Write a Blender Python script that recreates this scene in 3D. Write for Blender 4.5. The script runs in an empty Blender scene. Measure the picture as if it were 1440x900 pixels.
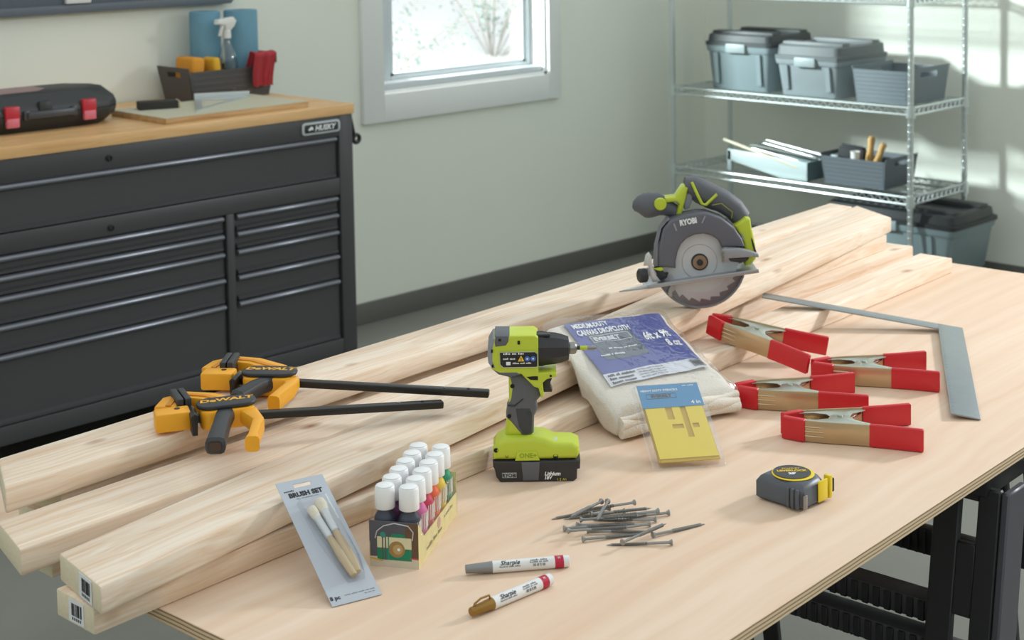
import bpy, bmesh, math, random
from mathutils import Matrix, Vector
random.seed(7)
pi = math.pi
SC = bpy.context.scene
COL = SC.collection

# ------------------------------------------------------------------ camera, sky, lamps, exposure
YAW, PITCH, ROLL, FPX = 0.7796, 0.0768, 0.0164, 2170.0
EYE = Vector((0, 0, 1.70))
_f = Vector((math.sin(YAW)*math.cos(PITCH), math.cos(YAW)*math.cos(PITCH), -math.sin(PITCH)))
_r = Vector((math.cos(YAW), -math.sin(YAW), 0))
_d = _f.cross(_r)
_r2 = _r*math.cos(ROLL) + _d*math.sin(ROLL)
_d2 = -_r*math.sin(ROLL) + _d*math.cos(ROLL)
cam = bpy.data.cameras.new('camera')
cam.sensor_width = 36.0
cam.lens = FPX/1440*36.0
cam.shift_y = -410/1440
cam.clip_start = 0.05
cam.dof.use_dof = True
cam.dof.focus_distance = 2.45
cam.dof.aperture_fstop = 8.0
camo = bpy.data.objects.new('camera', cam)
M3 = Matrix((_r2, -_d2, -_f)).transposed()
camo.matrix_world = Matrix.Translation(EYE) @ M3.to_4x4()
COL.objects.link(camo)
SC.camera = camo

world = bpy.data.worlds.new('daylight')
SC.world = world
world.use_nodes = True
bg = world.node_tree.nodes['Background']
bg.inputs[0].default_value = (0.92, 0.99, 1.0, 1)
bg.inputs[1].default_value = 0.94


def lamp(name, loc, target, energy, size, color=(1, 1, 1), size_y=None, spread=None):
    l = bpy.data.lights.new(name, 'AREA')
    l.energy = energy
    l.color = color
    l.size = size
    if size_y:
        l.shape = 'RECTANGLE'
        l.size_y = size_y
    if spread:
        l.spread = spread
    o = bpy.data.objects.new(name, l)
    o.location = loc
    o.rotation_euler = (Vector(target)-Vector(loc)).to_track_quat('-Z', 'Y').to_euler()
    COL.objects.link(o)
    return o


lamp('daylight_from_side_window', (6.10, 0.35, 2.60), (2.5, 1.6, 0.8), 31, 0.45, (0.96, 1.0, 1.04), spread=1.5)
lamp('daylight_through_back_window', (2.9, 6.6, 2.35), (5.4, 4.0, 1.2), 430, 0.35, (0.86, 1.0, 1.0))
lamp('bank_fill_lamp', (6.0, 5.5, 3.6), (7.2, 9.5, .6), 420, 1.6, (1, 1, 1))  # added lamp, brightens the bank so the window view goes white

SC.view_settings.view_transform = 'Standard'
SC.view_settings.look = 'None'
SC.view_settings.exposure = 0.0
SC.view_settings.gamma = 1.0
SC.view_settings.use_curve_mapping = False

# ------------------------------------------------------------------ frames
TY = 0.067
TX = Vector((math.cos(TY), math.sin(TY), 0))     # along the table
TN = Vector((math.sin(TY), -math.cos(TY), 0))    # across the table, towards its front edge
TABLE_Z = 0.78


def W(t, n, z=0.0):
    return TX*t + TN*n + Vector((0, 0, TABLE_Z+z))


_ah = Vector((math.cos(YAW), -math.sin(YAW), 0))
_fh = Vector((math.sin(YAW), math.cos(YAW), 0))


def F(r, d, z=0.0):
    return _ah*r + _fh*d + Vector((0, 0, TABLE_Z+z))


# ------------------------------------------------------------------ materials
def lin(c):
    return tuple(((x/255)/12.92 if x/255 <= .04045 else ((x/255+.055)/1.055)**2.4) for x in c)


MATS = {}


def mat(name, col, rough=.5, metal=0.0, var=.06, vscale=20, bump=0.0, bscale=200, spec=.5, coat=0.0, alpha=None, trans=0.0, emit=None):
    if name in MATS:
        return MATS[name]
    m = bpy.data.materials.new(name)
    m.use_nodes = True
    nt = m.node_tree
    b = nt.nodes['Principled BSDF']
    c = lin(col)
    b.inputs['Roughness'].default_value = rough
    b.inputs['Metallic'].default_value = metal
    b.inputs['Specular IOR Level'].default_value = spec
    b.inputs['Coat Weight'].default_value = coat
    if trans:
        b.inputs['Transmission Weight'].default_value = trans
    if alpha is not None:
        b.inputs['Alpha'].default_value = alpha
    tc = nt.nodes.new('ShaderNodeTexCoord')
    if var:
        nz = nt.nodes.new('ShaderNodeTexNoise')
        nz.inputs['Scale'].default_value = vscale
        nz.inputs['Detail'].default_value = 3
        nt.links.new(tc.outputs['Object'], nz.inputs['Vector'])
        mx = nt.nodes.new('ShaderNodeMix')
        mx.data_type = 'RGBA'
        mx.inputs['A'].default_value = (*[x*(1-var) for x in c], 1)
        mx.inputs['B'].default_value = (*[min(1, x*(1+var)) for x in c], 1)
        nt.links.new(nz.outputs['Fac'], mx.inputs['Factor'])
        nt.links.new(mx.outputs['Result'], b.inputs['Base Color'])
    else:
        b.inputs['Base Color'].default_value = (*c, 1)
    if bump:
        n2 = nt.nodes.new('ShaderNodeTexNoise')
        n2.inputs['Scale'].default_value = bscale
        nt.links.new(tc.outputs['Object'], n2.inputs['Vector'])
        bp = nt.nodes.new('ShaderNodeBump')
        bp.inputs['Strength'].default_value = bump
        bp.inputs['Distance'].default_value = .002
        nt.links.new(n2.outputs['Fac'], bp.inputs['Height'])
        nt.links.new(bp.outputs['Normal'], b.inputs['Normal'])
    if emit:
        b.inputs['Emission Color'].default_value = (*c, 1)
        b.inputs['Emission Strength'].default_value = emit
    MATS[name] = m
    return m


def clear_mat(name, tint=(1, 1, 1), gloss=.06, rough=.12, bump=0.0, bscale=60, edge=.35):
    """thin clear plastic or glass: mostly transparent with a sheen that grows at grazing angles"""
    if name in MATS:
        return MATS[name]
    m = bpy.data.materials.new(name)
    m.use_nodes = True
    nt = m.node_tree
    nt.nodes.clear()
    out = nt.nodes.new('ShaderNodeOutputMaterial')
    tr = nt.nodes.new('ShaderNodeBsdfTransparent')
    tr.inputs[0].default_value = (*tint, 1)
    gl = nt.nodes.new('ShaderNodeBsdfGlossy')
    gl.inputs['Roughness'].default_value = rough
    mx = nt.nodes.new('ShaderNodeMixShader')
    lw = nt.nodes.new('ShaderNodeLayerWeight')
    lw.inputs['Blend'].default_value = .3
    mr = nt.nodes.new('ShaderNodeMapRange')
    mr.inputs['To Min'].default_value = gloss
    mr.inputs['To Max'].default_value = gloss+edge
    nt.links.new(lw.outputs['Facing'], mr.inputs['Value'])
    nt.links.new(mr.outputs['Result'], mx.inputs[0])
    nt.links.new(tr.outputs[0], mx.inputs[1])
    nt.links.new(gl.outputs[0], mx.inputs[2])
    nt.links.new(mx.outputs[0], out.inputs[0])
    if bump:
        tc = nt.nodes.new('ShaderNodeTexCoord')
        nz = nt.nodes.new('ShaderNodeTexNoise')
        nz.inputs['Scale'].default_value = bscale
        nz.inputs['Distortion'].default_value = 1.5
        bp = nt.nodes.new('ShaderNodeBump')
        bp.inputs['Strength'].default_value = bump
        bp.inputs['Distance'].default_value = .004
        nt.links.new(tc.outputs['Object'], nz.inputs['Vector'])
        nt.links.new(nz.outputs['Fac'], bp.inputs['Height'])
        nt.links.new(bp.outputs['Normal'], gl.inputs['Normal'])
    MATS[name] = m
    return m


def wood(name, light, dark, along='X', grain=34.0, stretch=1.6, knots=True, kcol=(150, 95, 50), rough=.55, contrast=(.36, .66), seedshift=True, kscale=1.0, gloss=.35, fine=.35):
    """sawn timber: stretched noise for grain lines, sparse knots"""
    if name in MATS:
        return MATS[name]
    m = bpy.data.materials.new(name)
    m.use_nodes = True
    nt = m.node_tree
    N, L = nt.nodes, nt.links
    b = N['Principled BSDF']
    b.inputs['Roughness'].default_value = rough
    b.inputs['Specular IOR Level'].default_value = gloss
    tc = N.new('ShaderNodeTexCoord')
    oi = N.new('ShaderNodeObjectInfo')
    ad = N.new('ShaderNodeVectorMath')
    ad.operation = 'ADD'
    mu = N.new('ShaderNodeMath')
    mu.operation = 'MULTIPLY'
    mu.inputs[1].default_value = 37.0 if seedshift else 0.0
    L.new(oi.outputs['Random'], mu.inputs[0])
    L.new(tc.outputs['Object'], ad.inputs[0])
    L.new(mu.outputs[0], ad.inputs[1])
    # low frequency warp so that the grain lines bend
    wn = N.new('ShaderNodeTexNoise')
    wn.inputs['Scale'].default_value = 3.0
    L.new(ad.outputs[0], wn.inputs['Vector'])
    ws = N.new('ShaderNodeVectorMath')
    ws.operation = 'SCALE'
    ws.inputs['Scale'].default_value = .05
    L.new(wn.outputs['Color'], ws.inputs[0])
    a2 = N.new('ShaderNodeVectorMath')
    a2.operation = 'ADD'
    L.new(ad.outputs[0], a2.inputs[0])
    L.new(ws.outputs[0], a2.inputs[1])
    mp = N.new('ShaderNodeMapping')
    mp.inputs['Scale'].default_value = {'X': (stretch, grain, grain), 'Y': (grain, stretch, grain), 'Z': (grain, grain, stretch)}[along]
    L.new(a2.outputs[0], mp.inputs['Vector'])
    n1 = N.new('ShaderNodeTexNoise')
    n1.inputs['Scale'].default_value = 1.0
    n1.inputs['Detail'].default_value = 5
    n1.inputs['Roughness'].default_value = .62
    L.new(mp.outputs[0], n1.inputs['Vector'])
    # fine dark growth lines on top of the broad figure
    mf = N.new('ShaderNodeMapping')
    mf.inputs['Scale'].default_value = {'X': (stretch*.9, grain*4, grain*4), 'Y': (grain*4, stretch*.9, grain*4), 'Z': (grain*4, grain*4, stretch*.9)}[along]
    L.new(a2.outputs[0], mf.inputs['Vector'])
    nf = N.new('ShaderNodeTexNoise')
    nf.inputs['Scale'].default_value = 1.0
    nf.inputs['Detail'].default_value = 3
    L.new(mf.outputs[0], nf.inputs['Vector'])
    ml = N.new('ShaderNodeMix')
    ml.inputs['Factor'].default_value = fine
    L.new(n1.outputs['Fac'], ml.inputs['A'])
    L.new(nf.outputs['Fac'], ml.inputs['B'])
    rp = N.new('ShaderNodeValToRGB')
    rp.color_ramp.elements[0].position = contrast[0]
    rp.color_ramp.elements[0].color = (*lin(dark), 1)
    rp.color_ramp.elements[1].position = contrast[1]
    rp.color_ramp.elements[1].color = (*lin(light), 1)
    L.new(ml.outputs['Result'], rp.inputs[0])
    last = rp.outputs[0]
    if knots:
        m2 = N.new('ShaderNodeMapping')
        s = 5.2*kscale
        m2.inputs['Scale'].default_value = {'X': (s, s*2.1, s*2.1), 'Y': (s*2.1, s, s*2.1), 'Z': (s*2.1, s*2.1, s)}[along]
        L.new(a2.outputs[0], m2.inputs['Vector'])
        vo = N.new('ShaderNodeTexVoronoi')
        vo.inputs['Scale'].default_value = 1.0
        L.new(m2.outputs[0], vo.inputs['Vector'])
        kr = N.new('ShaderNodeValToRGB')
        e = kr.color_ramp.elements
        e[0].position, e[0].color = 0.0, (1, 1, 1, 1)
        e[1].position, e[1].color = .14, (0, 0, 0, 1)
        x = kr.color_ramp.elements.new(.055)
        x.color = (.55, .55, .55, 1)
        x = kr.color_ramp.elements.new(.10)
        x.color = (.28, .28, .28, 1)
        L.new(vo.outputs['Distance'], kr.inputs[0])
        mx = N.new('ShaderNodeMix')
        mx.data_type = 'RGBA'
        mx.inputs['B'].default_value = (*lin(kcol), 1)
        L.new(kr.outputs[0], mx.inputs['Factor'])
        L.new(last, mx.inputs['A'])
        last = mx.outputs['Result']
    L.new(last, b.inputs['Base Color'])
    bp = N.new('ShaderNodeBump')
    bp.inputs['Strength'].default_value = .12
    bp.inputs['Distance'].default_value = .001
    L.new(n1.outputs['Fac'], bp.inputs['Height'])
    L.new(bp.outputs['Normal'], b.inputs['Normal'])
    MATS[name] = m
    return m


# ------------------------------------------------------------------ geometry helpers
RX90 = Matrix.Rotation(pi/2, 4, 'X')   # lays an XY drawing onto the XZ plane, facing -Y


class G:
    """collects shapes, then becomes one mesh object"""

    def __init__(self):
        self.bm = bmesh.new()

    def merge(self, tb, M=None):
        if M is not None:
            bmesh.ops.transform(tb, matrix=M, verts=tb.verts)
        me = bpy.data.meshes.new('tmp')
        tb.to_mesh(me)
        tb.free()
        self.bm.from_mesh(me)
        bpy.data.meshes.remove(me)
        return self

    def box(self, c, s, bev=0.0, seg=2, M=None):
        tb = bmesh.new()
        bmesh.ops.create_cube(tb, size=1)
        bmesh.ops.scale(tb, vec=s, verts=tb.verts)
        if bev:
            bmesh.ops.bevel(tb, geom=tb.edges[:], offset=min(bev, min(s)*.49), segments=seg, profile=.5, affect='EDGES')
        bmesh.ops.translate(tb, vec=c, verts=tb.verts)
        return self.merge(tb, M)

    def box2(self, a, b, bev=0.0, seg=2, M=None):
        return self.box([(a[i]+b[i])/2 for i in range(3)], [abs(b[i]-a[i]) for i in range(3)], bev, seg, M)

    def lathe(self, prof, M=None, seg=20, cap=True):
        tb = bmesh.new()
        rings = []
        for r, z in prof:
            if r < 1e-6:
                rings.append([tb.verts.new((0, 0, z))])
            else:
                rings.append([tb.verts.new((r*math.cos(2*pi*i/seg), r*math.sin(2*pi*i/seg), z)) for i in range(seg)])
        for A, B in zip(rings, rings[1:]):
            for i in range(seg):
                j = (i+1) % seg
                if len(A) == 1 and len(B) == 1:
                    continue
                if len(A) == 1:
                    tb.faces.new((A[0], B[j], B[i]))
                elif len(B) == 1:
                    tb.faces.new((A[i], A[j], B[0]))
                else:
                    tb.faces.new((A[i], A[j], B[j], B[i]))
        if cap:
            if len(rings[0]) > 1:
                tb.faces.new(rings[0][::-1])
            if len(rings[-1]) > 1:
                tb.faces.new(rings[-1])
        bmesh.ops.recalc_face_normals(tb, faces=tb.faces)
        return self.merge(tb, M)

    def cyl(self, p0, p1, r0, r1=None, seg=12):
        p0, p1 = Vector(p0), Vector(p1)
        d = p1-p0
        M = Matrix.Translation(p0) @ d.to_track_quat('Z', 'Y').to_matrix().to_4x4()
        return self.lathe([(r0, 0), (r0 if r1 is None else r1, d.length)], M, seg)

    def rod(self, p0, p1, prof, seg=12):
        """lathe along an axis; prof = [(radius, fraction)]"""
        p0, p1 = Vector(p0), Vector(p1)
        d = p1-p0
        M = Matrix.Translation(p0) @ d.to_track_quat('Z', 'Y').to_matrix().to_4x4()
        return self.lathe([(r, f*d.length) for r, f in prof], M, seg)

    def prism(self, poly, y0, y1, bev=0.0, seg=2, M=None, alle=False):
        """poly in XZ, extruded along Y"""
        tb = bmesh.new()
        vs = [tb.verts.new((x, y0, z)) for x, z in poly]
        f = tb.faces.new(vs)
        r = bmesh.ops.extrude_face_region(tb, geom=[f])
        nv = [v for v in r['geom'] if isinstance(v, bmesh.types.BMVert)]
        bmesh.ops.translate(tb, vec=(0, y1-y0, 0), verts=nv)
        bmesh.ops.recalc_face_normals(tb, faces=tb.faces)
        if bev:
            if alle:
                ge = tb.edges[:]
            else:
                ge = [e for e in tb.edges if abs(e.verts[0].co.y-e.verts[1].co.y) < 1e-7]
            bmesh.ops.bevel(tb, geom=ge, offset=bev, segments=seg, profile=.5, affect='EDGES', clamp_overlap=True)
        return self.merge(tb, M)

    def flat(self, poly, z0, z1, bev=0.0, seg=2, M=None, alle=False):
        """poly in XY, extruded along Z"""
        R = Matrix(((1, 0, 0, 0), (0, 0, 1, 0), (0, 1, 0, 0), (0, 0, 0, 1)))
        return self.prism(poly, z0, z1, bev, seg, (M @ R) if M is not None else R, alle)

    def tube(self, pts, r, seg=8, close=False):
        tb = bmesh.new()
        P = [Vector(p) for p in pts]
        n = len(P)
        rings = []
        up = None
        for i in range(n):
            a = P[i-1] if (i or close) else P[i]
            c = P[(i+1) % n] if (i < n-1 or close) else P[i]
            d = (c-a).normalized()
            if up is None:
                up = Vector((0, 0, 1)) if abs(d.z) < .9 else Vector((1, 0, 0))
            x = d.cross(up).normalized()
            y = x.cross(d).normalized()
            up = y
            rr = r[i] if isinstance(r, (list, tuple)) else r
            rings.append([tb.verts.new(P[i]+x*(rr*math.cos(2*pi*k/seg))+y*(rr*math.sin(2*pi*k/seg))) for k in range(seg)])
        m = n if close else n-1
        for i in range(m):
            A, B = rings[i], rings[(i+1) % n]
            for k in range(seg):
                j = (k+1) % seg
                tb.faces.new((A[k], A[j], B[j], B[k]))
        if not close:
            tb.faces.new(rings[0][::-1])
            tb.faces.new(rings[-1])
        bmesh.ops.recalc_face_normals(tb, faces=tb.faces)
        return self.merge(tb)

    def hexa(self, bottom, top, bev=0.0, seg=2, M=None):
        """two rings of points with the same count -> solid"""
        tb = bmesh.new()
        A = [tb.verts.new(p) for p in bottom]
        B = [tb.verts.new(p) for p in top]
        n = len(A)
        tb.faces.new(A[::-1])
        tb.faces.new(B)
        for i in range(n):
            j = (i+1) % n
            tb.faces.new((A[i], A[j], B[j], B[i]))
        bmesh.ops.recalc_face_normals(tb, faces=tb.faces)
        if bev:
            bmesh.ops.bevel(tb, geom=tb.edges[:], offset=bev, segments=seg, profile=.5, affect='EDGES', clamp_overlap=True)
        return self.merge(tb, M)

    def loft(self, rings, M=None, caps=True):
        tb = bmesh.new()
        R = [[tb.verts.new(p) for p in ring] for ring in rings]
        n = len(R[0])
        for A, B in zip(R, R[1:]):
            for i in range(n):
                j = (i+1) % n
                tb.faces.new((A[i], A[j], B[j], B[i]))
        if caps:
            tb.faces.new(R[0][::-1])
            tb.faces.new(R[-1])
        bmesh.ops.recalc_face_normals(tb, faces=tb.faces)
        return self.merge(tb, M)

    def grid(self, fn, nu, nv):
        """surface from fn(u, v), u and v in 0..1"""
        tb = bmesh.new()
        V = [[tb.verts.new(fn(i/nu, j/nv)) for j in range(nv+1)] for i in range(nu+1)]
        for i in range(nu):
            for j in range(nv):
                tb.faces.new((V[i][j], V[i+1][j], V[i+1][j+1], V[i][j+1]))
        return self.merge(tb)

    def obj(self, name, m, parent=None, smooth=40):
        me = bpy.data.meshes.new(name)
        bmesh.ops.remove_doubles(self.bm, verts=self.bm.verts, dist=1e-6)
        self.bm.to_mesh(me)
        self.bm.free()
        return link(name, me, m, parent, smooth)


def link(name, me, m, parent=None, smooth=40):
    if smooth:
        for p in me.polygons:
            p.use_smooth = True
        me.set_sharp_from_angle(angle=math.radians(smooth))
    o = bpy.data.objects.new(name, me)
    if m is not None:
        me.materials.clear()
        me.materials.append(m)
    COL.objects.link(o)
    if parent is not None:
        o.parent = parent
    return o


def tag(o, label, cat, group=None):
    o['label'] = label
    o['category'] = cat
    if group:
        o['group'] = group
    return o


def thing(name, label, cat, loc=(0, 0, 0), rz=0.0, group=None, rot=None):
    o = bpy.data.objects.new(name, None)
    o.empty_display_size = .05
    o.location = loc
    o.rotation_euler = rot if rot else (0, 0, rz)
    COL.objects.link(o)
    return tag(o, label, cat, group)


def struct(o):
    o['kind'] = 'structure'
    return o


def dup(root, loc=None, rz=None, label=None, rot=None):
    def cp(o, par):
        c = o.copy()
        COL.objects.link(c)
        if par is not None:
            c.parent = par
        for ch in o.children:
            cp(ch, c)
        return c
    r = cp(root, None)
    if loc is not None:
        r.location = loc
    if rz is not None:
        r.rotation_euler = (0, 0, rz)
    if rot is not None:
        r.rotation_euler = rot
    if label:
        r['label'] = label
    return r


def small_print(words, size, align='CENTER'):
    """print too small to read: rows of letter-sized strokes; words = letters per word"""
    rnd = random.Random(sum(words)*7+len(words))
    tb = bmesh.new()
    w = size*.52
    total = (sum(words)+len(words)-1)*w
    x = {'CENTER': -total/2, 'LEFT': 0.0}[align]
    for n in words:
        for i in range(n):
            h = size*(.52 if rnd.random() < .65 else .74)
            tb.faces.new([tb.verts.new(p) for p in ((x, -size*.26, 0), (x+w*.72, -size*.26, 0), (x+w*.72, h-size*.26, 0), (x, h-size*.26, 0))])
            x += w
        x += w
    me = bpy.data.meshes.new('small_print')
    tb.to_mesh(me)
    tb.free()
    return me


def fine_print(words, size, m, parent, M):
    me = small_print(words, size)
    me.transform(M)
    return link('small_print', me, m, parent, 0)


def text(s, size, m, parent, M, name='lettering', bold=0.0, xs=1.0, shear=0.0, align='CENTER', ext=.00015, space=1.0):
    cu = bpy.data.curves.new('t', 'FONT')
    cu.body = s
    cu.size = size
    cu.extrude = ext
    cu.offset = bold
    cu.align_x = align
    cu.align_y = 'CENTER'
    cu.resolution_u = 2
    cu.shear = shear
    cu.space_character = space
    cu.space_line = .8
    o = bpy.data.objects.new('t', cu)
    me = bpy.data.meshes.new_from_object(o)
    me.name = name
    bpy.data.objects.remove(o)
    bpy.data.curves.remove(cu)
    me.transform(M @ Matrix.Diagonal((xs, 1, 1, 1)))
    return link(name, me, m, parent, 0)


def T(x, y, z):
    return Matrix.Translation((x, y, z))

# ================================================================== the room
WALL_Y, WALL_X = 4.915, 6.25
wallpaint = mat('wall_paint', (236, 238, 227), .75, var=.02, vscale=3, bump=.03, bscale=400)
whitetrim = mat('trim_paint', (240, 241, 239), .45, var=.015)
basegrey = mat('baseboard_grey', (104, 104, 98), .5, var=.04)


def floor_mat():
    m = mat('concrete', (126, 126, 118), .55, var=.10, vscale=4, bump=.08, bscale=120)
    return m


struct(G().box2((-4, -4, -.06), (WALL_X, WALL_Y, 0)).obj('floor', floor_mat(), None, 0))
OX0, OX1, OZ0, OZ1 = 4.09, 5.075, .945, 2.2
g = G()
g.box2((-4, WALL_Y, 0), (OX0, WALL_Y+.16, 2.8))
g.box2((OX1, WALL_Y, 0), (WALL_X+.15, WALL_Y+.16, 2.8))
g.box2((OX0, WALL_Y, 0), (OX1, WALL_Y+.16, OZ0))
g.box2((OX0, WALL_Y, OZ1), (OX1, WALL_Y+.16, 2.8))
struct(g.obj('wall_back', wallpaint, None, 0))
struct(G().box2((WALL_X, -4, 0), (WALL_X+.15, WALL_Y, 2.8)).obj('wall_right', wallpaint, None, 0))
struct(G().box2((-4.15, -4, 0), (-4, WALL_Y+.16, 2.8)).obj('wall_left', wallpaint, None, 0))
struct(G().box2((-4.15, -4.15, 0), (WALL_X+.15, -4, 2.8)).obj('wall_front', wallpaint, None, 0))
struct(G().box2((-4, WALL_Y-.014, 0), (WALL_X-.014, WALL_Y, .088), .003).obj('baseboard_back', basegrey))
struct(G().box2((WALL_X-.014, -4, 0), (WALL_X, WALL_Y, .108), .003).obj('baseboard_right', basegrey))

# window: casing on the wall, deep reveal, sash, pane
win = bpy.data.objects.new('window_1', None)
COL.objects.link(win)
struct(win)
TX0, TX1, TZ0, TZ1 = 3.978, 5.15, .83, 2.32
for nm, a, b in (('casing', (TX0, TZ0), (OX0, TZ1)), ('casing', (OX1, TZ0), (TX1, TZ1)), ('casing', (OX0, TZ0), (OX1, OZ0)), ('casing', (OX0, OZ1), (OX1, TZ1))):
    G().box2((a[0], WALL_Y-.022, a[1]), (b[0], WALL_Y, b[1]), .002).obj(nm, whitetrim, win)
g = G()
g.box2((OX0, WALL_Y, OZ0), (OX0+.012, WALL_Y+.16, OZ1)).box2((OX1-.012, WALL_Y, OZ0), (OX1, WALL_Y+.16, OZ1))
g.box2((OX0, WALL_Y, OZ0), (OX1, WALL_Y+.16, OZ0+.012)).box2((OX0, WALL_Y, OZ1-.012), (OX1, WALL_Y+.16, OZ1))
g.obj('reveal', whitetrim, win, 0)
sash = mat('sash_vinyl', (205, 212, 215), .4, var=.01)
SY0, SY1 = WALL_Y+.085, WALL_Y+.135
g = G()
g.box2((OX0+.012, SY0, OZ0+.012), (4.215, SY1, OZ1-.012), .006).box2((5.035, SY0, OZ0+.012), (OX1-.012, SY1, OZ1-.012), .006)
g.box2((4.10, WALL_Y+.012, OZ0+.0125), (5.063, SY1, .985), .006).box2((4.215, SY0, .98), (5.035, SY1, 1.0), .004).box2((4.215, SY0, 2.14), (5.035, SY1, OZ1-.012), .006)
sa = g.obj('sash', sash, win)
g = G()
g.box2((4.225, SY0+.012, 1.0), (4.238, SY1-.012, 2.14)).box2((5.022, SY0+.012, 1.0), (5.035, SY1-.012, 2.14))
g.box2((4.225, SY0+.012, 1.0), (5.035, SY1-.012, 1.012))
g.obj('glazing_bead', sash, sa, 0)
G().box2((4.22, WALL_Y+.108, 1.005), (5.03, WALL_Y+.112, 2.135)).obj('pane', clear_mat('window_glass', (1, 1, 1), .03, .02, edge=.2), win, 0)

# outdoors, seen through the pane: pale gravel bank with frosted shrubs
gravel = mat('pale_gravel', (252, 252, 250), .9, var=.05, vscale=6)
gb = G().grid(lambda u, v: (2+16*u, 5.3+14*v, -.3+2.6*max(0, v-.18)**1.1+.06*math.sin(9*u+7*v)), 30, 24).obj('gravel_bank', gravel, None, 60)
struct(gb)
leafm = mat('frosted_leaves', (138, 160, 150), .7, var=.25, vscale=9)
stemm = mat('pale_stems', (170, 165, 155), .8, var=.2, vscale=30)
random.seed(3)
shrubs = [((6.0, 6.9), .95, 'loose frosted shrub standing nearest the window pane', 0), ((7.55, 7.75), .9, 'pale open-twigged shrub near the window on the side of the rack', 1),
          ((7.9, 9.9), 1.1, 'wide silvery shrub highest on the gravel bank', 2), ((10.6, 11.0), 1.15, 'feathery frosted shrub behind the others on the bank', 3)]
for (sx, sy), sh, lab, k in shrubs:
    base = -.3+2.6*max(0, (sy-5.3)/14-.18)**1.1
    r = thing('shrub', lab, 'shrub', (sx, sy, base), k, 'frosted shrubs outside the window')
    g, h = G(), G()
    for i in range(16):
        a, e = random.random()*2*pi, random.uniform(.5, 1.4)
        ln = sh*random.uniform(.8, 1.5)
        tip = Vector((math.cos(a)*math.cos(e), math.sin(a)*math.cos(e), math.sin(e)))*ln
        mid = tip*.5+Vector((0, 0, .06))
        g.tube([(0, 0, -.04), mid, tip], [.008, .005, .002], 4)
        for q in range(34):
            p = tip*random.uniform(.35, 1.05)+Vector([random.gauss(0, .06) for _ in range(3)])
            s = random.uniform(.015, .035)
            d = Vector([random.gauss(0, 1) for _ in range(3)]).normalized()
            x = d.orthogonal().normalized()*s
            y = d.cross(x).normalized()*s*.5
            tb = bmesh.new()
            tb.faces.new([tb.verts.new(v) for v in (p-x, p-y, p+x, p+y)])
            h.merge(tb)
    g.obj('stems', stemm, r)
    h.obj('foliage', leafm, r, 0)

# ================================================================== grey wall panel above the chest
steel_blue = mat('panel_slate', (98, 105, 114), .5, var=.04)
wp = thing('wall_panel', 'slate grey metal panel fixed to the wall above the tool chest', 'wall panel', (2.5, WALL_Y, 1.366))
G().prism([(-.9, .006), (.835, .006), (.845, .016), (.845, .55), (-.9, .55)], -.03, -.001, .004).obj('plate', steel_blue, wp)
G().prism([(-.9, 0), (.832, 0), (.846, .014), (.846, .03), (-.9, .03)], -.042, -.0305, .003).obj('lower_rail', steel_blue, wp)
G().box2((.15, -.0475, .034), (.245, -.031, .06), .002).obj('label_tag', mat('tag_white', (225, 225, 225), .5), wp)

# ================================================================== tool chest
K = .9558


def cx(x):
    return x*K


def cz(z):
    return 1.7-(1.7-z)*K


FY = 4.22
black = mat('chest_black', (64, 64, 66), .42, var=.03, spec=.45, bump=.02, bscale=900)
inner = mat('chest_recess', (24, 24, 25), .6, var=.03)
barm = mat('chest_bar', (126, 128, 136), .26, metal=.55, var=.03)
oak = wood('butcher_block', (230, 190, 138), (206, 158, 102), 'X', 30, 1.2, knots=False, rough=.4, seedshift=False)
ch = thing('tool_chest', 'wide black steel tool chest with drawers and a wooden worktop', 'tool chest', (0, 0, 0))
XL, XR = 1.66, 3.376
ZT = cz(.966)
G().box2((XL, FY+.026, .15), (XR, WALL_Y-.03, ZT)).obj('carcass', black, ch, 0)
xdl, xdr = cx(2.972), cx(3.004)
xr = cx(3.469)
ztop, zm1, zm0, zb = cz(.888), cz(.735), cz(.672), cz(.138)
fr = [('side_stile', (xr, .15), (XR, ZT)), ('side_stile', (XL, .15), (XL+.06, ZT)), ('top_rail', (XL+.06, ztop), (xr, ZT)),
      ('middle_rail', (XL+.06, zm0), (xr, zm1)), ('bottom_rail', (XL+.06, .15), (xr, zb)), ('divider', (xdl, zb), (xdr, zm0))]
for nm, a, b in fr:
    G().box2((a[0], FY, a[1]), (b[0], FY+.026, b[1]), .003).obj(nm, black, ch)


def drawer(x0, x1, z0, z1):
    g = G()
    g.box2((x0+.004, FY+.014, z0+.004), (x1-.004, FY+.0255, z1-.003))
    # rolled lip at the foot of the front
    g.prism([(FY+.014, z0+.018), (FY+.003, z0+.012), (FY+.003, z0+.004), (FY+.014, z0+.004)], x0+.012, x1-.012, .001, M=Matrix(((0, 1, 0, 0), (1, 0, 0, 0), (0, 0, 1, 0), (0, 0, 0, 1))))
    d = g.obj('drawer', black, ch)
    h = G()
    prof = [(FY-.006+.017*(1-math.sin(a)), z1-.010+.010*math.cos(a)*1.0) for a in [pi*i/7 for i in range(8)]]
    h.prism(prof, x0+.012, x1-.012, .001, M=Matrix(((0, 1, 0, 0), (1, 0, 0, 0), (0, 0, 1, 0), (0, 0, 0, 1))))
    h.obj('handle', barm, d)


drawer(XL+.06, xr, zm1, ztop)
tops = [.668, .606, .543, .453, .361]
for xa, xb in ((XL+.06, xdl), (xdr, xr)):
    for i, z in enumerate(tops):
        lo = tops[i+1]+.002 if i < 4 else .138
        drawer(xa, xb, cz(lo), cz(z))
for (x, z) in ((2.531, .925), (2.529, .698)):
    G().lathe([(.010, 0), (.010, .006), (.007, .008), (.007, .005)], T(cx(x), FY+.001, cz(z)) @ RX90, 16).obj('lock', inner, ch)
npx, npz = cx(3.386), cz(.929)
g = G()


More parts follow.
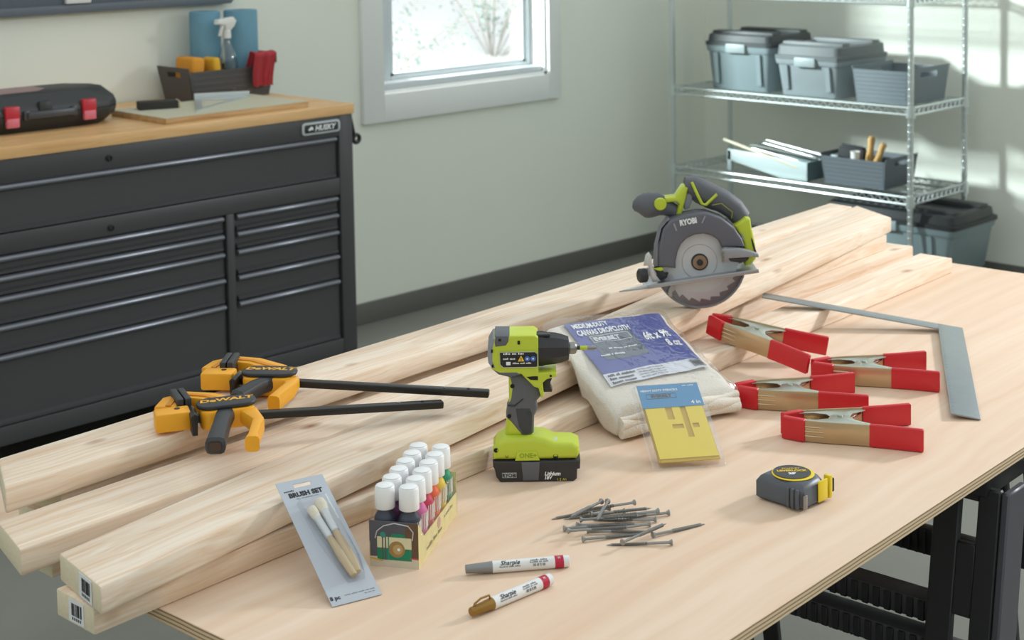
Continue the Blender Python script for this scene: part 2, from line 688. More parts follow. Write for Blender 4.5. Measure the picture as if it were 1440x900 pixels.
def rrect(w, h, r, n=4):
    pts = []
    for sx, sy, a0 in ((1, 1, 0), (-1, 1, pi/2), (-1, -1, pi), (1, -1, 3*pi/2)):
        for i in range(n+1):
            a = a0+pi/2*i/n
            pts.append((sx*(w/2-r)+r*math.cos(a), sy*(h/2-r)+r*math.sin(a)))
    return pts


g.prism(rrect(.164, .043, .012), -.005, 0, .001, M=T(npx, FY, npz))
np_ = g.obj('nameplate', mat('nameplate_silver', (176, 184, 184), .4, var=.02), ch)
G().prism(rrect(.146, .029, .007), -.0058, -.004, .0005, M=T(npx, FY, npz)).obj('nameplate_field', mat('nameplate_black', (30, 36, 36), .5), np_)
text('HUSKY', .026, mat('print_white', (232, 234, 234), .5, var=0), np_, T(npx+.014, FY-.0062, npz-.001) @ RX90, bold=.0008, xs=1.05, shear=.25)
G().prism([(-.058, -.003), (-.044, .008), (-.037, .004), (-.036, -.006), (-.046, -.002), (-.05, -.007)], -.0063, -.0058, M=T(npx, FY, npz)).obj('emblem', MATS['print_white'], np_)
# worktop: staves glued edge to edge, each a stave of its own
wt = G().box2((XL-.01, FY+.02, ZT), (XR+.004, WALL_Y-.012, ZT+.030)).obj('worktop', oak, ch, 0)
ys = [FY-.006+.087*i for i in range(9)]
for i in range(8):
    y1 = min(ys[i+1]-.0006, WALL_Y-.012)
    if i == 0:
        G().box2((XL-.012, ys[0], ZT-.001), (XR+.005, y1, ZT+.034), .0025).obj('stave', oak, wt)
    else:
        G().box2((XL-.012, ys[i], ZT+.0302), (XR+.005, y1, ZT+.034), .0007, 1).obj('stave', oak, wt)
CT = ZT+.034
crm = mat('black_plastic', (30, 31, 33), .45, var=.03)
g = G()
g.box2((XR-.02, FY+.012, ZT-.09), (XR+.010, FY+.05, ZT-.002), .004)
g.cyl((XR+.006, FY+.03, ZT-.01), (XR+.030, FY+.03, ZT-.085), .012, .007)
g.tube([(XR+.040+.014*math.cos(a), FY+.03, ZT-.098+.014*math.sin(a)) for a in [2*pi*i/14 for i in range(14)]], .0075, 8, True)
g.obj('crank_handle', crm, ch)
for x in (XL+.12, XR-.12):
    for y in (FY+.1, WALL_Y-.14):
        g = G().cyl((x-.02, y, .065), (x+.02, y, .065), .064, seg=20)
        cst = g.obj('caster', crm, ch)
        G().box2((x-.03, y-.02, .06), (x+.03, y+.02, .15), .004).obj('fork', barm, cst)

# ---- black tool case on the worktop
casem = mat('case_black', (42, 44, 44), .5, var=.05, bump=.1, bscale=500)
tc_ = thing('tool_case', 'black moulded tool case with red latches lying on the worktop', 'tool case', (2.16, 4.44, CT), -.015)
outl = [(-.42, 0), (.34, 0), (.40, .012), (.455, .07), (.455, .20), (.40, .275), (.34, .285), (-.42, .285)]


def inset(poly, k):
    cxx = sum(p[0] for p in poly)/len(poly)
    cyy = sum(p[1] for p in poly)/len(poly)
    return [(p[0]-k*(1 if p[0] > cxx else -1), p[1]-k*(1 if p[1] > cyy else -1)) for p in poly]


def ring(poly, z):
    return [(x, y, z) for x, y in poly]


G().loft([ring(inset(outl, .03), 0.0005), ring(inset(outl, .004), .03), ring(outl, .048), ring(outl, .055)]).obj('lower_shell', casem, tc_, 30)
ls = G().loft([ring(outl, .0565), ring(outl, .066), ring(inset(outl, .006), .085), ring(inset(outl, .035), .116), ring(inset(outl, .055), .120)]).obj('lid', casem, tc_, 30)
G().flat([(-.36, .07), (.18, .07), (.23, .12), (.23, .215), (-.36, .215)], .1203, .1215, .0005).obj('lid_label', mat('case_label', (150, 120, 118), .5, var=.12, vscale=40), ls)
fine_print((4, 5, 8), .022, MATS['print_white'], ls, T(-.05, .095, .1217))
redl = mat('latch_red', (186, 42, 56), .4, var=.05)
redl2 = mat('latch_pink', (214, 110, 124), .5, var=.12, vscale=60)
for lx in (.058, .318):
    lt = G().box2((lx-.024, -.009, .045), (lx+.024, .012, .088), .004).obj('latch', redl, tc_)
    G().box2((lx-.021, -.011, .022), (lx+.021, .006, .052), .004).obj('latch_tab', redl2, lt)
g = G().box2((.105, -.016, .043), (.265, .004, .067), .006)
g.box2((.095, -.008, .040), (.115, .02, .072), .004).box2((.255, -.008, .040), (.275, .02, .072), .004)
g.obj('handle', mat('case_handle', (66, 68, 72), .4), tc_)
for lx in (-.02, .17):
    G().box2((lx-.022, -.004, .05), (lx+.022, .01, .095), .004).obj('rib', casem, tc_)

# ---- board with a sanding block and a metal scraper
pb = thing('plywood_offcut', 'pale grey painted wooden panel lying flat on the worktop', 'panel', (2.652, 4.262, CT))
G().box2((0, 0, 0), (.568, .338, .019), .001).obj('core', wood('offcut_edge', (208, 176, 130), (170, 128, 82), 'X', 40, 2, knots=False), pb)
G().box2((.0005, .0005, .0192), (.5675, .3375, .0205)).obj('painted_face', mat('offcut_face', (196, 192, 168), .6, var=.05, vscale=30), pb, 0)
PT = CT+.0205
sb_ = thing('sanding_block', 'small black sanding block with a tan end on the grey panel', 'sanding block', (2.775, 4.51, PT), -.38)
G().box2((-.065, -.03, 0), (.065, .03, .026), .002).obj('block', mat('abrasive_black', (52, 50, 46), .9, var=.1, bump=.4, bscale=1500), sb_)
G().box2((.0652, -.029, .001), (.071, .029, .0255), .001).obj('end_cap', mat('block_tan', (176, 164, 132), .7), sb_)
tr_ = thing('speed_square', 'bright aluminium triangular rafter square lying on the grey panel', 'speed square', (0, 0, PT))
alu = mat('aluminium', (205, 210, 210), .38, metal=.75, var=.04)
tri = [(2.80, 4.315), (2.985, 4.61), (3.155, 4.52)]
tri_in = [(2.85, 4.36), (2.985, 4.565), (3.095, 4.505)]
g = G()
for i in range(3):
    j = (i+1) % 3
    g.flat([tri[i], tri[j], tri_in[j], tri_in[i]], .0, .006, .0005)
g.obj('plate', alu, tr_)
dx = Vector((tri[2][0]-tri[1][0], tri[2][1]-tri[1][1], 0))
G().flat([tri[1], tri[2], (tri[2][0]+.012, tri[2][1]+.016), (tri[1][0]+.012, tri[1][1]+.016)], 0, .022, .001).obj('fence', alu, tr_)

# ---- grey open bin at the back of the worktop with cleaning things
binm = mat('bin_charcoal', (78, 76, 76), .55, var=.04, bump=.05, bscale=300)


def open_bin(root, w, d, h, m, taper=.9, rib=5, hole=True, dip=.0, rim=None):
    """tapered basket: two long sides, two ends with a hand hole, a floor, ribs round the sides. centre of base at the origin; w along x, d along y"""
    th = .004
    bw, bd = w*taper/2, d*taper/2
    tw, td = w/2, d/2

    def pt(u, v, z):
        k = z/h
        return (u*(bw+(tw-bw)*k), v*(bd+(td-bd)*k), z)
    g = G()
    g.box2((-bw, -bd, 0.0005), (bw, bd, .004))
    g.obj('base', m, root, 0)
    for s in (-1, 1):
        g = G()
        g.hexa([pt(-1, s, 0.004), pt(1, s, 0.004), (bw-.001, s*(bd-th), .004), (-bw+.001, s*(bd-th), .004)],
               [pt(-1, s, h-dip), pt(1, s, h-dip), (tw-.002, s*(td-th), h-dip), (-tw+.002, s*(td-th), h-dip)])
        for i in range(rib):
            z = h*(.18+.68*i/max(1, rib-1))
            a, b = pt(-1, s, z), pt(1, s, z)
            g.box2((a[0]+.012, a[1]-.0016, z-.0035), (b[0]-.012, a[1]+.0016, z+.0035))
        g.obj('side', m, root, 0)
    for s in (-1, 1):
        g = G()
        hy0, hy1, hz0, hz1 = -.42, .42, .70, .86
        bands = [(-1, 1, 0, hz0), (-1, hy0, hz0, hz1), (hy1, 1, hz0, hz1), (-1, 1, hz1, 1)] if hole else [(-1, 1, 0, 1)]
        for a, b, z0, z1 in bands:
            z0, z1 = .004+z0*(h-.004), .004+z1*(h-.004)
            q = [pt(s, a, z0), pt(s, b, z0), pt(s, b, z1), pt(s, a, z1)]
            o = [(x-s*th, y, z) for x, y, z in q]
            g.hexa(q, o)
        g.obj('end_wall', m, root, 0)
    if rim:
        g = G()
        for s in (-1, 1):
            g.box2((s*tw-.006, -td-.003, h-.014), (s*tw+.006, td+.003, h+.004), .002)
        g.obj('rim', rim, root)


bx = thing('storage_bin', 'charcoal plastic bin of cleaning supplies on the worktop', 'bin', (3.185, 4.765, CT))
open_bin(bx, .375, .205, .125, binm, .88, 5, True, .02)
G().box2((.178, -.105, .118), (.195, .105, .158), .003).obj('raised_end_rim', crm, bx)
spo = mat('sponge_orange', (222, 150, 52), .9, var=.08, vscale=60, bump=.4, bscale=160)
spy = mat('sponge_yellow', (226, 172, 50), .9, var=.08, vscale=60, bump=.4, bscale=160)
o = G().box((0, 0, 0), (.055, .115, .13), .012, 3).obj('sponge', spo)
o.location = (3.056, 4.744, CT+.094)
o.rotation_euler = (0, .08, 0)
tag(o, 'orange block sponge standing in the bin by its end wall', 'sponge', 'sponges in the charcoal bin')
o = G().box((0, 0, 0), (.03, .078, .125), .01, 3).obj('sponge', spy)
o.location = (3.134, 4.714, CT+.092)
o.rotation_euler = (0, -.10, 0)
tag(o, 'yellow sponge leaning on the orange one inside the bin', 'sponge', 'sponges in the charcoal bin')
paper = mat('blue_towel', (108, 152, 172), .85, var=.05, vscale=40, bump=.5, bscale=350)
core = mat('cardboard_core', (150, 125, 95), .8)
for x, y, lab, zt in ((3.296, 4.765, 'blue paper towel roll upright beside the red rag', 0), (3.170, 4.81, 'blue paper towel roll upright behind the spray bottle', 0)):
    r = thing('paper_towel_roll', lab, 'towel roll', (x, y, CT+.0045+zt), 0, 'blue towel rolls in the charcoal bin')
    R_ = .062 if x > 3.2 else .056
    G().lathe([(.02, .0), (R_-.003, .0), (R_, .004), (R_, .306), (R_-.003, .31), (.02, .31), (.02, .0)], None, 32, False).obj('paper', paper, r)
    G().lathe([(.0195, .001), (.0195, .309), (.0175, .309), (.0175, .001), (.0195, .001)], None, 20, False).obj('cardboard_tube', core, r)
sp = thing('spray_bottle', 'clear spray bottle with a white trigger head in the bin', 'spray bottle', (3.194, 4.706, CT+.005), .2)
G().lathe([(.034, 0), (.036, .004), (.036, .13), (.030, .16), (.013, .20), (.0125, .216)], None, 24).obj('bottle', clear_mat('spray_plastic', (.86, .92, .93), .10, .1), sp)
G().lathe([(0.001, .002), (.033, .002), (.034, .06), (0.001, .06)], None, 24).obj('liquid', clear_mat('cleaner', (.75, .74, .58), .05, .05), sp)
wpl = mat('white_plastic', (226, 226, 222), .4, var=.02)
g = G().lathe([(.0155, .214), (.0155, .240), (.011, .245)], None, 18)
g.prism([(-.055, .268), (-.05, .285), (.028, .290), (.042, .275), (.030, .255), (.012, .243), (-.012, .243), (-.016, .262)], -.012, .012, .004)
sh_ = g.obj('spray_head', wpl, sp)
G().prism([(-.018, .262), (-.028, .262), (-.040, .225), (-.034, .222)], -.006, .006, .002).obj('trigger', wpl, sh_)
# red rag draped over the front wall
rag = mat('rag_red', (168, 52, 60), .9, var=.18, vscale=30, bump=.4, bscale=500)


def ragf(u, v):
    s = v*.26
    x = 3.305+(u-.5)*(.10-.022*v)+.004*math.sin(6*v)
    fold = .006*math.sin(u*15+v*3)+.004*math.sin(u*27+2*v)
    if s < .07:
        y, z = 4.70-.01-s*.45, .085+s*1.1
    elif s < .10:
        k = (s-.07)/.03
        y, z = 4.6585-.027*k, .162-.006*k*k
    else:
        y, z = 4.6315+(s-.10)*.10, .156-(s-.10)*.72
    return (x, y+fold*.7-.004, CT+z+fold*.25)


g = G().grid(ragf, 26, 30)
bmesh.ops.solidify(g.bm, geom=g.bm.faces[:], thickness=.004)
tag(g.obj('cleaning_rag', rag, None, 70), 'crumpled red rag hanging over the edge of the bin', 'rag')

# ================================================================== wire rack
chrome = mat('chrome_wire', (214, 222, 222), .28, metal=.8, var=.03)
RX0, RX1, RY0, RY1 = 5.68, 6.13, 3.385, 4.665
rk = thing('wire_rack', 'chrome wire shelving rack standing against the side wall', 'shelving', (0, 0, 0))
for x in (RX0, RX1):
    for y in (RY0, RY1):
        g = G().cyl((x, y, .03), (x, y, 1.9), .0125, seg=14)
        for i in range(62):
            z = .05+i*.03
            g.lathe([(.0125, 0), (.0134, .002), (.0134, .006), (.0125, .008)], T(x, y, z), 10, False)
        p = g.obj('post', chrome, rk)
        G().lathe([(.022, 0), (.022, .012), (.012, .03)], T(x, y, 0), 14).obj('foot', crm, p)


def shelf(z):
    g = G()
    for x in (RX0, RX1):
        for dz in (0, -.03):
            g.cyl((x, RY0, z+dz), (x, RY1, z+dz), .0052, seg=6)
        n = 32
        pts = []
        for i in range(n*2+1):
            pts.append((x, RY0+.02+(RY1-RY0-.04)*i/(2*n), z-.003 if i % 2 else z-.027))
        g.tube(pts, .0038, 5)
    for y in (RY0, RY1):
        for dz in (0, -.03):
            g.cyl((RX0, y, z+dz), (RX1, y, z+dz), .0052, seg=6)
        n = 11
        g.tube([(RX0+.02+(RX1-RX0-.04)*i/(2*n), y, z-.003 if i % 2 else z-.027) for i in range(2*n+1)], .0038, 5)
    for x in (RX0, RX1):
        for y in (RY0, RY1):
            g.lathe([(.0205, -.04), (.0175, .008)], T(x, y, z), 14)
    s = g.obj('shelf', chrome, rk)
    d = G()
    for i in range(46):
        y = RY0+.02+(RY1-RY0-.04)*i/45
        d.cyl((RX0, y, z+.003), (RX1, y, z+.003), .0016, seg=5)
    for i in (1, 2, 3):
        x = RX0+(RX1-RX0)*i/4
        d.cyl((x, RY0, z-.001), (x, RY1, z-.001), .003, seg=5)
    d.obj('wire_deck', chrome, s)


S1, S2, S3, S0 = .845, .465, 1.31, .13
for z in (S0, S2, S1, S3):
    shelf(z)

lidm = mat('tote_lid', (62, 66, 68), .5, var=.04)
totem = mat('tote_grey', (128, 143, 147), .45, var=.04)


def tote(loc, w, d, h, lab, lid_h=.05, group='lidded totes on the wire rack', lidcol=None, bodycol=None):
    """w along y (its front faces -x), d along x; base centre at loc"""
    r = thing('storage_tote', lab, 'tote', loc, 0, group)
    bm_, lm_ = bodycol or totem, lidcol or lidm

    def rr(k, z, e=0):
        return [(x*k+e*(1 if x > 0 else -1), y*k+e*(1 if y > 0 else -1), z) for x, y in rrect(d, w, .03, 3)]
    G().loft([rr(.86, 0), rr(.87, .004), rr(.955, h*.86), rr(.955, h*.86+.001, .006), rr(.965, h-.006, .008), rr(.965, h, .008)]).obj('body', bm_, r, 30)
    for s in (-.32, .32):
        G().hexa([(-d*.44, s*w-.012, .03), (-d*.44, s*w+.012, .03), (-d*.44-.012, s*w+.012, .03), (-d*.44-.012, s*w-.012, .03)],
                 [(-d*.475, s*w-.012, h*.84), (-d*.475, s*w+.012, h*.84), (-d*.475-.012, s*w+.012, h*.84), (-d*.475-.012, s*w-.012, h*.84)]).obj('rib', bm_, r, 0)
    l = G().loft([rr(1.0, h+.001, .004), rr(1.0, h+.018, .004), rr(.97, h+.020), rr(.95, h+lid_h*.9), rr(.90, h+lid_h), rr(.86, h+lid_h), rr(.84, h+lid_h-.01)]).obj('lid', lm_, r, 30)
    for s in (-1, 1):
        G().box2((s*d*.30-.03, -w*.46, h+lid_h*.55), (s*d*.30+.03, w*.46, h+lid_h+.012), .006).obj('stacking_ridge', lm_, l)
    g = G().box2((-d*.5-.014, -.055, h-.03), (-d*.5+.012, .055, h+.012), .005)
    g.obj('latch', mat('latch_grey', (150, 162, 164), .45), r)
    return r


tote((5.885, 4.305, S1+.005), .375, .36, .205, 'grey lidded tote nearest the back wall on the rack', .055)
tote((5.89, 3.915, S1+.005), .345, .40, .165, 'pale grey lidded tote between the other tote and the open basket', .065,
     lidcol=mat('tote_lid_mid', (98, 104, 106), .5, var=.04), bodycol=mat('tote_pale', (136, 146, 150), .45))
tote((5.90, 3.52, S0+.005), .64, .38, .205, 'large black-lidded tote under the lower shelf of the rack', .06, lidcol=mat('tote_lid_black', (44, 46, 48), .5))
baskm = mat('basket_grey', (112, 122, 128), .5, var=.04)
bk = thing('open_basket', 'ribbed grey open basket beside the lidded totes', 'basket', (5.865, 3.545, S1+.005), pi/2, 'ribbed open baskets on the wire rack')
open_bin(bk, .28, .33, .155, baskm, .9, 7, True, .012)
bk2 = thing('open_basket', 'ribbed grey open basket holding wooden-handled brushes', 'basket', (5.86, 3.70, S2+.005), pi/2, 'ribbed open baskets on the wire rack')
open_bin(bk2, .335, .26, .135, mat('basket_dark', (88, 96, 102), .5, var=.04), .9, 6, True, .012)
# things inside the lower basket
tan = wood('brush_handle', (214, 178, 118), (184, 140, 84), 'Z', 60, 6, knots=False)
brm = mat('bristle_dark', (60, 54, 48), .9, var=.2, vscale=90)


def paint_brush(loc, rot, lab, L=.17, wid=.03):
    r = thing('paint_brush', lab, 'brush', loc, 0, 'brushes standing in the rack basket', rot)
    G().loft([[(x*k, y*k2, z) for x, y in rrect(1, 1, .35, 2)] for k, k2, z in ((.022, .012, .06), (.03, .016, .09), (.018, .014, .13), (.026, .016, L-.01), (.014, .010, L))]).obj('handle', tan, r)
    G().box2((-wid/2, -.008, .035), (wid/2, .008, .0605), .002).obj('ferrule', alu, r)
    G().box2((-wid/2+.001, -.007, .0), (wid/2-.001, .007, .036), .002).obj('bristles', brm, r)
    r.scale = (1.6, 1.6, 1.2)


paint_brush((5.85, 3.700, S2+.012), (.10, .0, .1), 'tan wooden brush handle leaning back in the basket')
paint_brush((5.80, 3.660, S2+.012), (.36, .0, .1), 'tan wooden brush tilted sideways beside the white cup', .165)
o = G().lathe([(.014, 0), (.020, .14), (.0215, .145), (.0195, .145), (.0135, .003), (0.001, .003)], None, 20).obj('plastic_cup', wpl)
o.location = (5.775, 3.715, S2+.0095)
tag(o, 'small white plastic cup among the brushes in the basket', 'cup')
o = G().box((0, 0, 0), (.10, .12, .05), .006).box((0, .01, .03), (.05, .10, .02), .004).obj('foam_roller', mat('roller_black', (46, 47, 50), .8))
o.location = (5.87, 3.78, S2+.121)
o.rotation_euler = (.1, .3, .2)
tag(o, 'black foam pad propped in the basket behind the brushes', 'foam pad')
# paint tray with loose rods at the far end of the lower shelf
trm = mat('tray_white', (190, 205, 206), .4, metal=.2, var=.03)
pt_ = thing('paint_tray', 'pale sloping metal paint tray holding loose metal rods', 'paint tray', (5.84, 4.14, S2+.005), 0)
y0, y1 = -.215, .225
for s in (-1, 1):
    G().prism([(y0, .0), (y0+.02, .0), (y0+.14, .0), (y1, .055), (y1, .105), (y0, .085)], -.002, .002, .0008,
              M=T(s*.125, 0, 0) @ Matrix.Rotation(pi/2, 4, 'Z')).obj('side_wall', trm, pt_)
g = G().hexa([(-.123, y0, 0), (.123, y0, 0), (.123, y0+.14, 0), (-.123, y0+.14, 0)], [(-.123, y0, .003), (.123, y0, .003), (.123, y0+.14, .003), (-.123, y0+.14, .003)])
g.hexa([(-.123, y0+.14, 0), (.123, y0+.14, 0), (.123, y1, .055), (-.123, y1, .055)], [(-.123, y0+.14, .003), (.123, y0+.14, .003), (.123, y1, .058), (-.123, y1, .058)])
g.obj('floor_plate', trm, pt_, 0)
G().box2((-.123, y0, 0), (.123, y0+.003, .083)).obj('front_wall', mat('tray_dark', (86, 104, 108), .5), pt_, 0)
for s in (-1, 1):
    G().box2((s*.115-.012, y1-.02, 0.0), (s*.115+.012, y1+.004, .10), .003).obj('leg', trm, pt_)
steel_rod = mat('rod_steel', (176, 180, 176), .3, metal=.85, var=.1)
for i in range(7):
    yy = random.uniform(-.02, .02)
    o = G().rod((0, -.19, 0), (0, .12+.02*(i % 3), 0), [(.001, 0), (.0065, .01), (.0065, .99), (.001, 1)], 10).obj('metal_rod', steel_rod)
    o.location = (5.745+.031*i, 4.13+yy, S2+.104+.012*(i % 2))
    o.rotation_euler = (.12, 0, random.uniform(-.25, .25))
    tag(o, 'short bright metal rod lying in the paint tray', 'rod', 'loose rods in the paint tray')
o = G().box((0, 0, 0), (.016, .42, .010), .002).obj('stir_stick', wood('stick_pale', (226, 222, 205), (205, 196, 170), 'Y', 50, 3, knots=False))
o.location = (5.715, 4.18, S2+.107)
o.rotation_euler = (.22, 0, .02)
tag(o, 'pale flat stir stick lying along the edge of the paint tray', 'stick')

# ================================================================== table: plywood sheet on sawhorses
def ply_mats():
    top = wood('plywood_face', (233, 209, 187), (219, 187, 158), 'X', 10, .6, knots=False, rough=.6, contrast=(.34, .66), seedshift=False, gloss=.25, fine=.45)
    m = bpy.data.materials.new('plywood_edge')
    m.use_nodes = True
    nt = m.node_tree
    N, L = nt.nodes, nt.links
    b = N['Principled BSDF']
    b.inputs['Roughness'].default_value = .75
    tc = N.new('ShaderNodeTexCoord')
    sp = N.new('ShaderNodeSeparateXYZ')
    L.new(tc.outputs['Object'], sp.inputs[0])
    nz = N.new('ShaderNodeTexNoise')
    nz.inputs['Scale'].default_value = 14
    L.new(tc.outputs['Object'], nz.inputs['Vector'])
    ma = N.new('ShaderNodeMath')
    ma.operation = 'MULTIPLY_ADD'
    ma.inputs[1].default_value = .0022
    L.new(nz.outputs['Fac'], ma.inputs[0])
    L.new(sp.outputs['Z'], ma.inputs[2])
    mr = N.new('ShaderNodeMath')
    mr.operation = 'MULTIPLY'
    mr.inputs[1].default_value = 2*pi/.0056
    L.new(ma.outputs[0], mr.inputs[0])
    si = N.new('ShaderNodeMath')
    si.operation = 'SINE'
    L.new(mr.outputs[0], si.inputs[0])
    rp = N.new('ShaderNodeValToRGB')
    e = rp.color_ramp.elements
    e[0].position, e[0].color = .0, (*lin((146, 108, 74)), 1)
    e[1].position, e[1].color = .55, (*lin((222, 198, 164)), 1)
    mm = N.new('ShaderNodeMath')
    mm.operation = 'MULTIPLY_ADD'
    mm.inputs[1].default_value = .5
    mm.inputs[2].default_value = .5
    L.new(si.outputs[0], mm.inputs[0])
    L.new(mm.outputs[0], rp.inputs[0])
    L.new(rp.outputs[0], b.inputs['Base Color'])
    return top, m


ply_top, ply_edge = ply_mats()
T0, T1, N0, N1 = 1.172, 3.655, -1.048, -2.27
sh = G().box2((0, 0, -.019), (T1-T0, N0-N1, 0), .0006, 1).obj('plywood_sheet', ply_top, None, 0)
sh.location = W(T0, N0, 0)
sh.rotation_euler = (0, 0, TY)
sh.data.materials.append(ply_edge)
for p in sh.data.polygons:
    if abs(p.normal.z) < .5:
        p.material_index = 1
tag(sh, 'large pale plywood sheet serving as the tabletop on the sawhorses', 'table top')

hm = mat('sawhorse_black', (38, 38, 40), .5, var=.04, bump=.05, bscale=300)
hg = mat('sawhorse_lit_grey', (74, 74, 80), .45, var=.03)  # black plastic toned grey, as the flange catches the light


def sawhorse(t, lab):
    r = thing('sawhorse', lab, 'sawhorse', W(t, -1.045, -TABLE_Z), TY, 'folding sawhorses under the plywood sheet')
    HZ = TABLE_Z-.0195
    LN = .70
    # local: x along the table, y away from its front edge
    G().box2((-.10, .02, HZ-.045), (.10, LN-.02, HZ), .006).obj('beam', hm, r)
    for s in (-1, 1):
        def P(y, z, off=0.0):
            k = (HZ-.03-z)/(HZ-.03)
            return (s*(.085+.12*k)+s*off, y, z)
        # wide front and rear legs: two stiles joined by rungs, leaving slots
        legs = []
        for y0, y1 in ((.0, .115), (LN-.115, LN)):
            g = G()

            def bar(ya, yb, za, zb, th=.016):
                g.hexa([P(ya, za, -th/2), P(yb, za, -th/2), P(yb, za, th/2), P(ya, za, th/2)],
                       [P(ya, zb, -th/2), P(yb, zb, -th/2), P(yb, zb, th/2), P(ya, zb, th/2)], .003, 1)
            inner_ = .046
            bar(y0, y0+.038, .0, HZ-.03)
            bar(y1-inner_, y1, .0, HZ-.03)
            for za, zb in ((.0, .06), (.28, .30), (HZ-.245, HZ-.125), (HZ-.055, HZ-.03)):
                bar(y0+.036, y1-inner_+.002, za, zb, .014)
            legs.append(g.obj('leg', hm, r))
        leg = legs[0]
        # outer flange along the front leg
        f = G()
        a, b = P(-.002, .0, .0), P(-.002, HZ-.03, .0)
        f.hexa([(a[0]-.010, a[1]-.014, 0), (a[0]+.075, a[1]-.014, 0), (a[0]+.075, a[1], 0), (a[0]-.010, a[1], 0)],
               [(b[0]-.010, b[1]-.014, HZ-.03), (b[0]+.060, b[1]-.014, HZ-.03), (b[0]+.060, b[1], HZ-.03), (b[0]-.010, b[1], HZ-.03)], .003, 1)
        f.obj('leg_flange', hg, leg)
        # cross rails, the lower ones ribbed
        for z, h in (((.520, .05), (.30, .05)) if s > 0 else ((.24, .05),)):
            p0, p1 = P(.11, z), P(LN-.11, z)
            rl = G().box2((p0[0]-.012, p0[1], z-h/2), (p0[0]+.012, p1[1], z+h/2), .002).obj('rail', hm, r)
            rb = G()
            for i in range(30):
                y = .125+i*(LN-.25)/29
                rb.box((p0[0]-s*0-.014, y, z), (.006, .0035, h*.9), M=None)
            rb.obj('rail_rib', hm, rl, 0)
    # tray between the legs
    for x, z in ((-.06, .490), (-.09, .440)):
        tr = G().box2((x-.02, .11, z-.026), (x+.03, LN-.11, z+.012), .003).obj('tray_step', hg, r)
        for i in range(22):
            y = .125+i*(LN-.25)/21
            G().box2((x-.0245, y-.006, z-.025), (x-.0195, y+.006, z+.010), .001, 1).obj('tray_rib', hm, tr)
    return r


sawhorse(2.47, 'black plastic sawhorse holding up the middle of the plywood')
sawhorse(1.42, 'black plastic sawhorse under the end with the overhanging lumber')

# ================================================================== lumber
pine = wood('pine', (240, 224, 205), (219, 186, 154), 'X', 44, 1.0, True, (150, 92, 52), .6, (.34, .60), fine=.42)
pine_end = mat('pine_end_grain', (226, 212, 184), .8, var=.08, vscale=120, bump=.3, bscale=300)
stick = mat('sticker_white', (232, 232, 234), .5, var=.01)
ink = mat('print_black', (40, 40, 46), .6, var=0)


def board(lab, pf, pb, z0, z1, bev=.003, thick_label=True):
    """pf = [(t, n)] along the front edge, pb = same along the back edge (both from near end to far end); z0, z1 = (near, far) heights"""
    ta, tb = pf[0][0], pf[-1][0]

    def zz(z, t):
        k = (t-ta)/(tb-ta)
        return z[0]+(z[1]-z[0])*k
    ox, on = pf[0]
    A = [(t-ox, -(n-on)) for t, n in pf]+[(t-ox, -(n-on)) for t, n in pb[::-1]]
    lo = [(x, y, zz(z0, x+ox)) for x, y in A]
    hi = [(x, y, zz(z1, x+ox)) for x, y in A]
    o = G().hexa(lo, hi, bev, 2).obj('lumber_board', pine, None, 30)
    o.data.materials.append(pine_end)
    for p in o.data.polygons:
        if abs(p.normal.x) > .8:
            p.material_index = 1
    o.location = W(ox, on, 0)
    o.rotation_euler = (0, 0, TY)
    tag(o, lab, 'lumber', 'lumber boards stacked on the plywood')
    return o


def barcode(o, y, z, w, h, x, slope=0.0):
    """sticker on the near end of a board: y from the front edge, z height of its centre"""
    s = G().box((0, 0, 0), (.0006, w, h)).obj('barcode_sticker', stick, o, 0)
    s.location = (x, y, z)
    s.rotation_euler = (0, 0, slope)
    g = G()
    yy = -w*.36
    random.seed(int(1000*(y+z)))
    while yy < w*.30:
        b = random.choice((.0008, .0012, .002))
        g.box((-.0005, yy, h*.08), (.0003, b, h*.55))
        yy += b+random.choice((.0008, .0014))
    for q in range(5):
        g.box((-.0005, -w*.28+q*w*.13, -h*.33), (.0003, w*.07, h*.13))
    b = g.obj('barcode', ink, s, 0)


def L(a, b, t):
    return a[1]+(b[1]-a[1])*(t-a[0])/(b[0]-a[0])


AF0, AF1 = (1.063, -1.650), (3.580, -1.873)
AB0, AB1 = (1.087, -1.782), (3.665, -2.020)
bB = board('lowest front board whose near end carries a barcode under another barcoded board', [(1.070, -1.678), (3.556, -1.694)], [(1.072, -1.768), (3.560, -1.783)], (.0005, .0005), (.0375, .0375))
barcode(bB, .040, .0195, .034, .030, .0)
bA = board('wide barcoded top board slanting across the stack under the drill and saw', [AF0, AF1], [AB0, AB1], (.038, .0765), (.076, .1145), .004)
barcode(bA, .045, .058, .040, .032, .0072, -.18)


def aback(t, k=.004):
    return L(AB0, AB1, t)-k


tt = [1.060, 1.50, 1.9, 2.3, 2.6]
board('middle board with a long taper squeezed between the slanting board and the back board',
      [(1.060, -1.833), (1.56, min(-1.829, aback(1.56)))]+[(t, aback(t)) for t in (2.0, 2.5, 2.74)],
      [(1.092, -1.945), (1.56, -1.945), (2.0, -1.945), (2.5, -1.947), (2.75, -1.951)], (.0385, .0385), (.076, .076))
board('board on the plywood second from the front with a knot near its far end', [(1.130, -1.872), (3.622, -1.833)], [(1.134, -1.961), (3.618, -1.921)], (.0005, .0005), (.0375, .0375))
board('wedge board packed under the far end of the slanting board', [(2.30, -1.842), (3.545, -1.868)], [(2.30, -1.884), (3.55, -1.962)], (.0382, .0382), (.0560, .0755), .0015)
board('topmost back board that the yellow bar clamps lie on', [(1.112, -1.957), (1.8, -1.966), (2.7, -1.966), (3.0, aback(3.0)-.002), (3.652, aback(3.652)-.002)],
      [(1.172, -2.078), (1.8, -2.083), (2.7, -2.084), (3.0, -2.087), (3.66, -2.098)], (.0765, .0765), (.114, .114), .004)
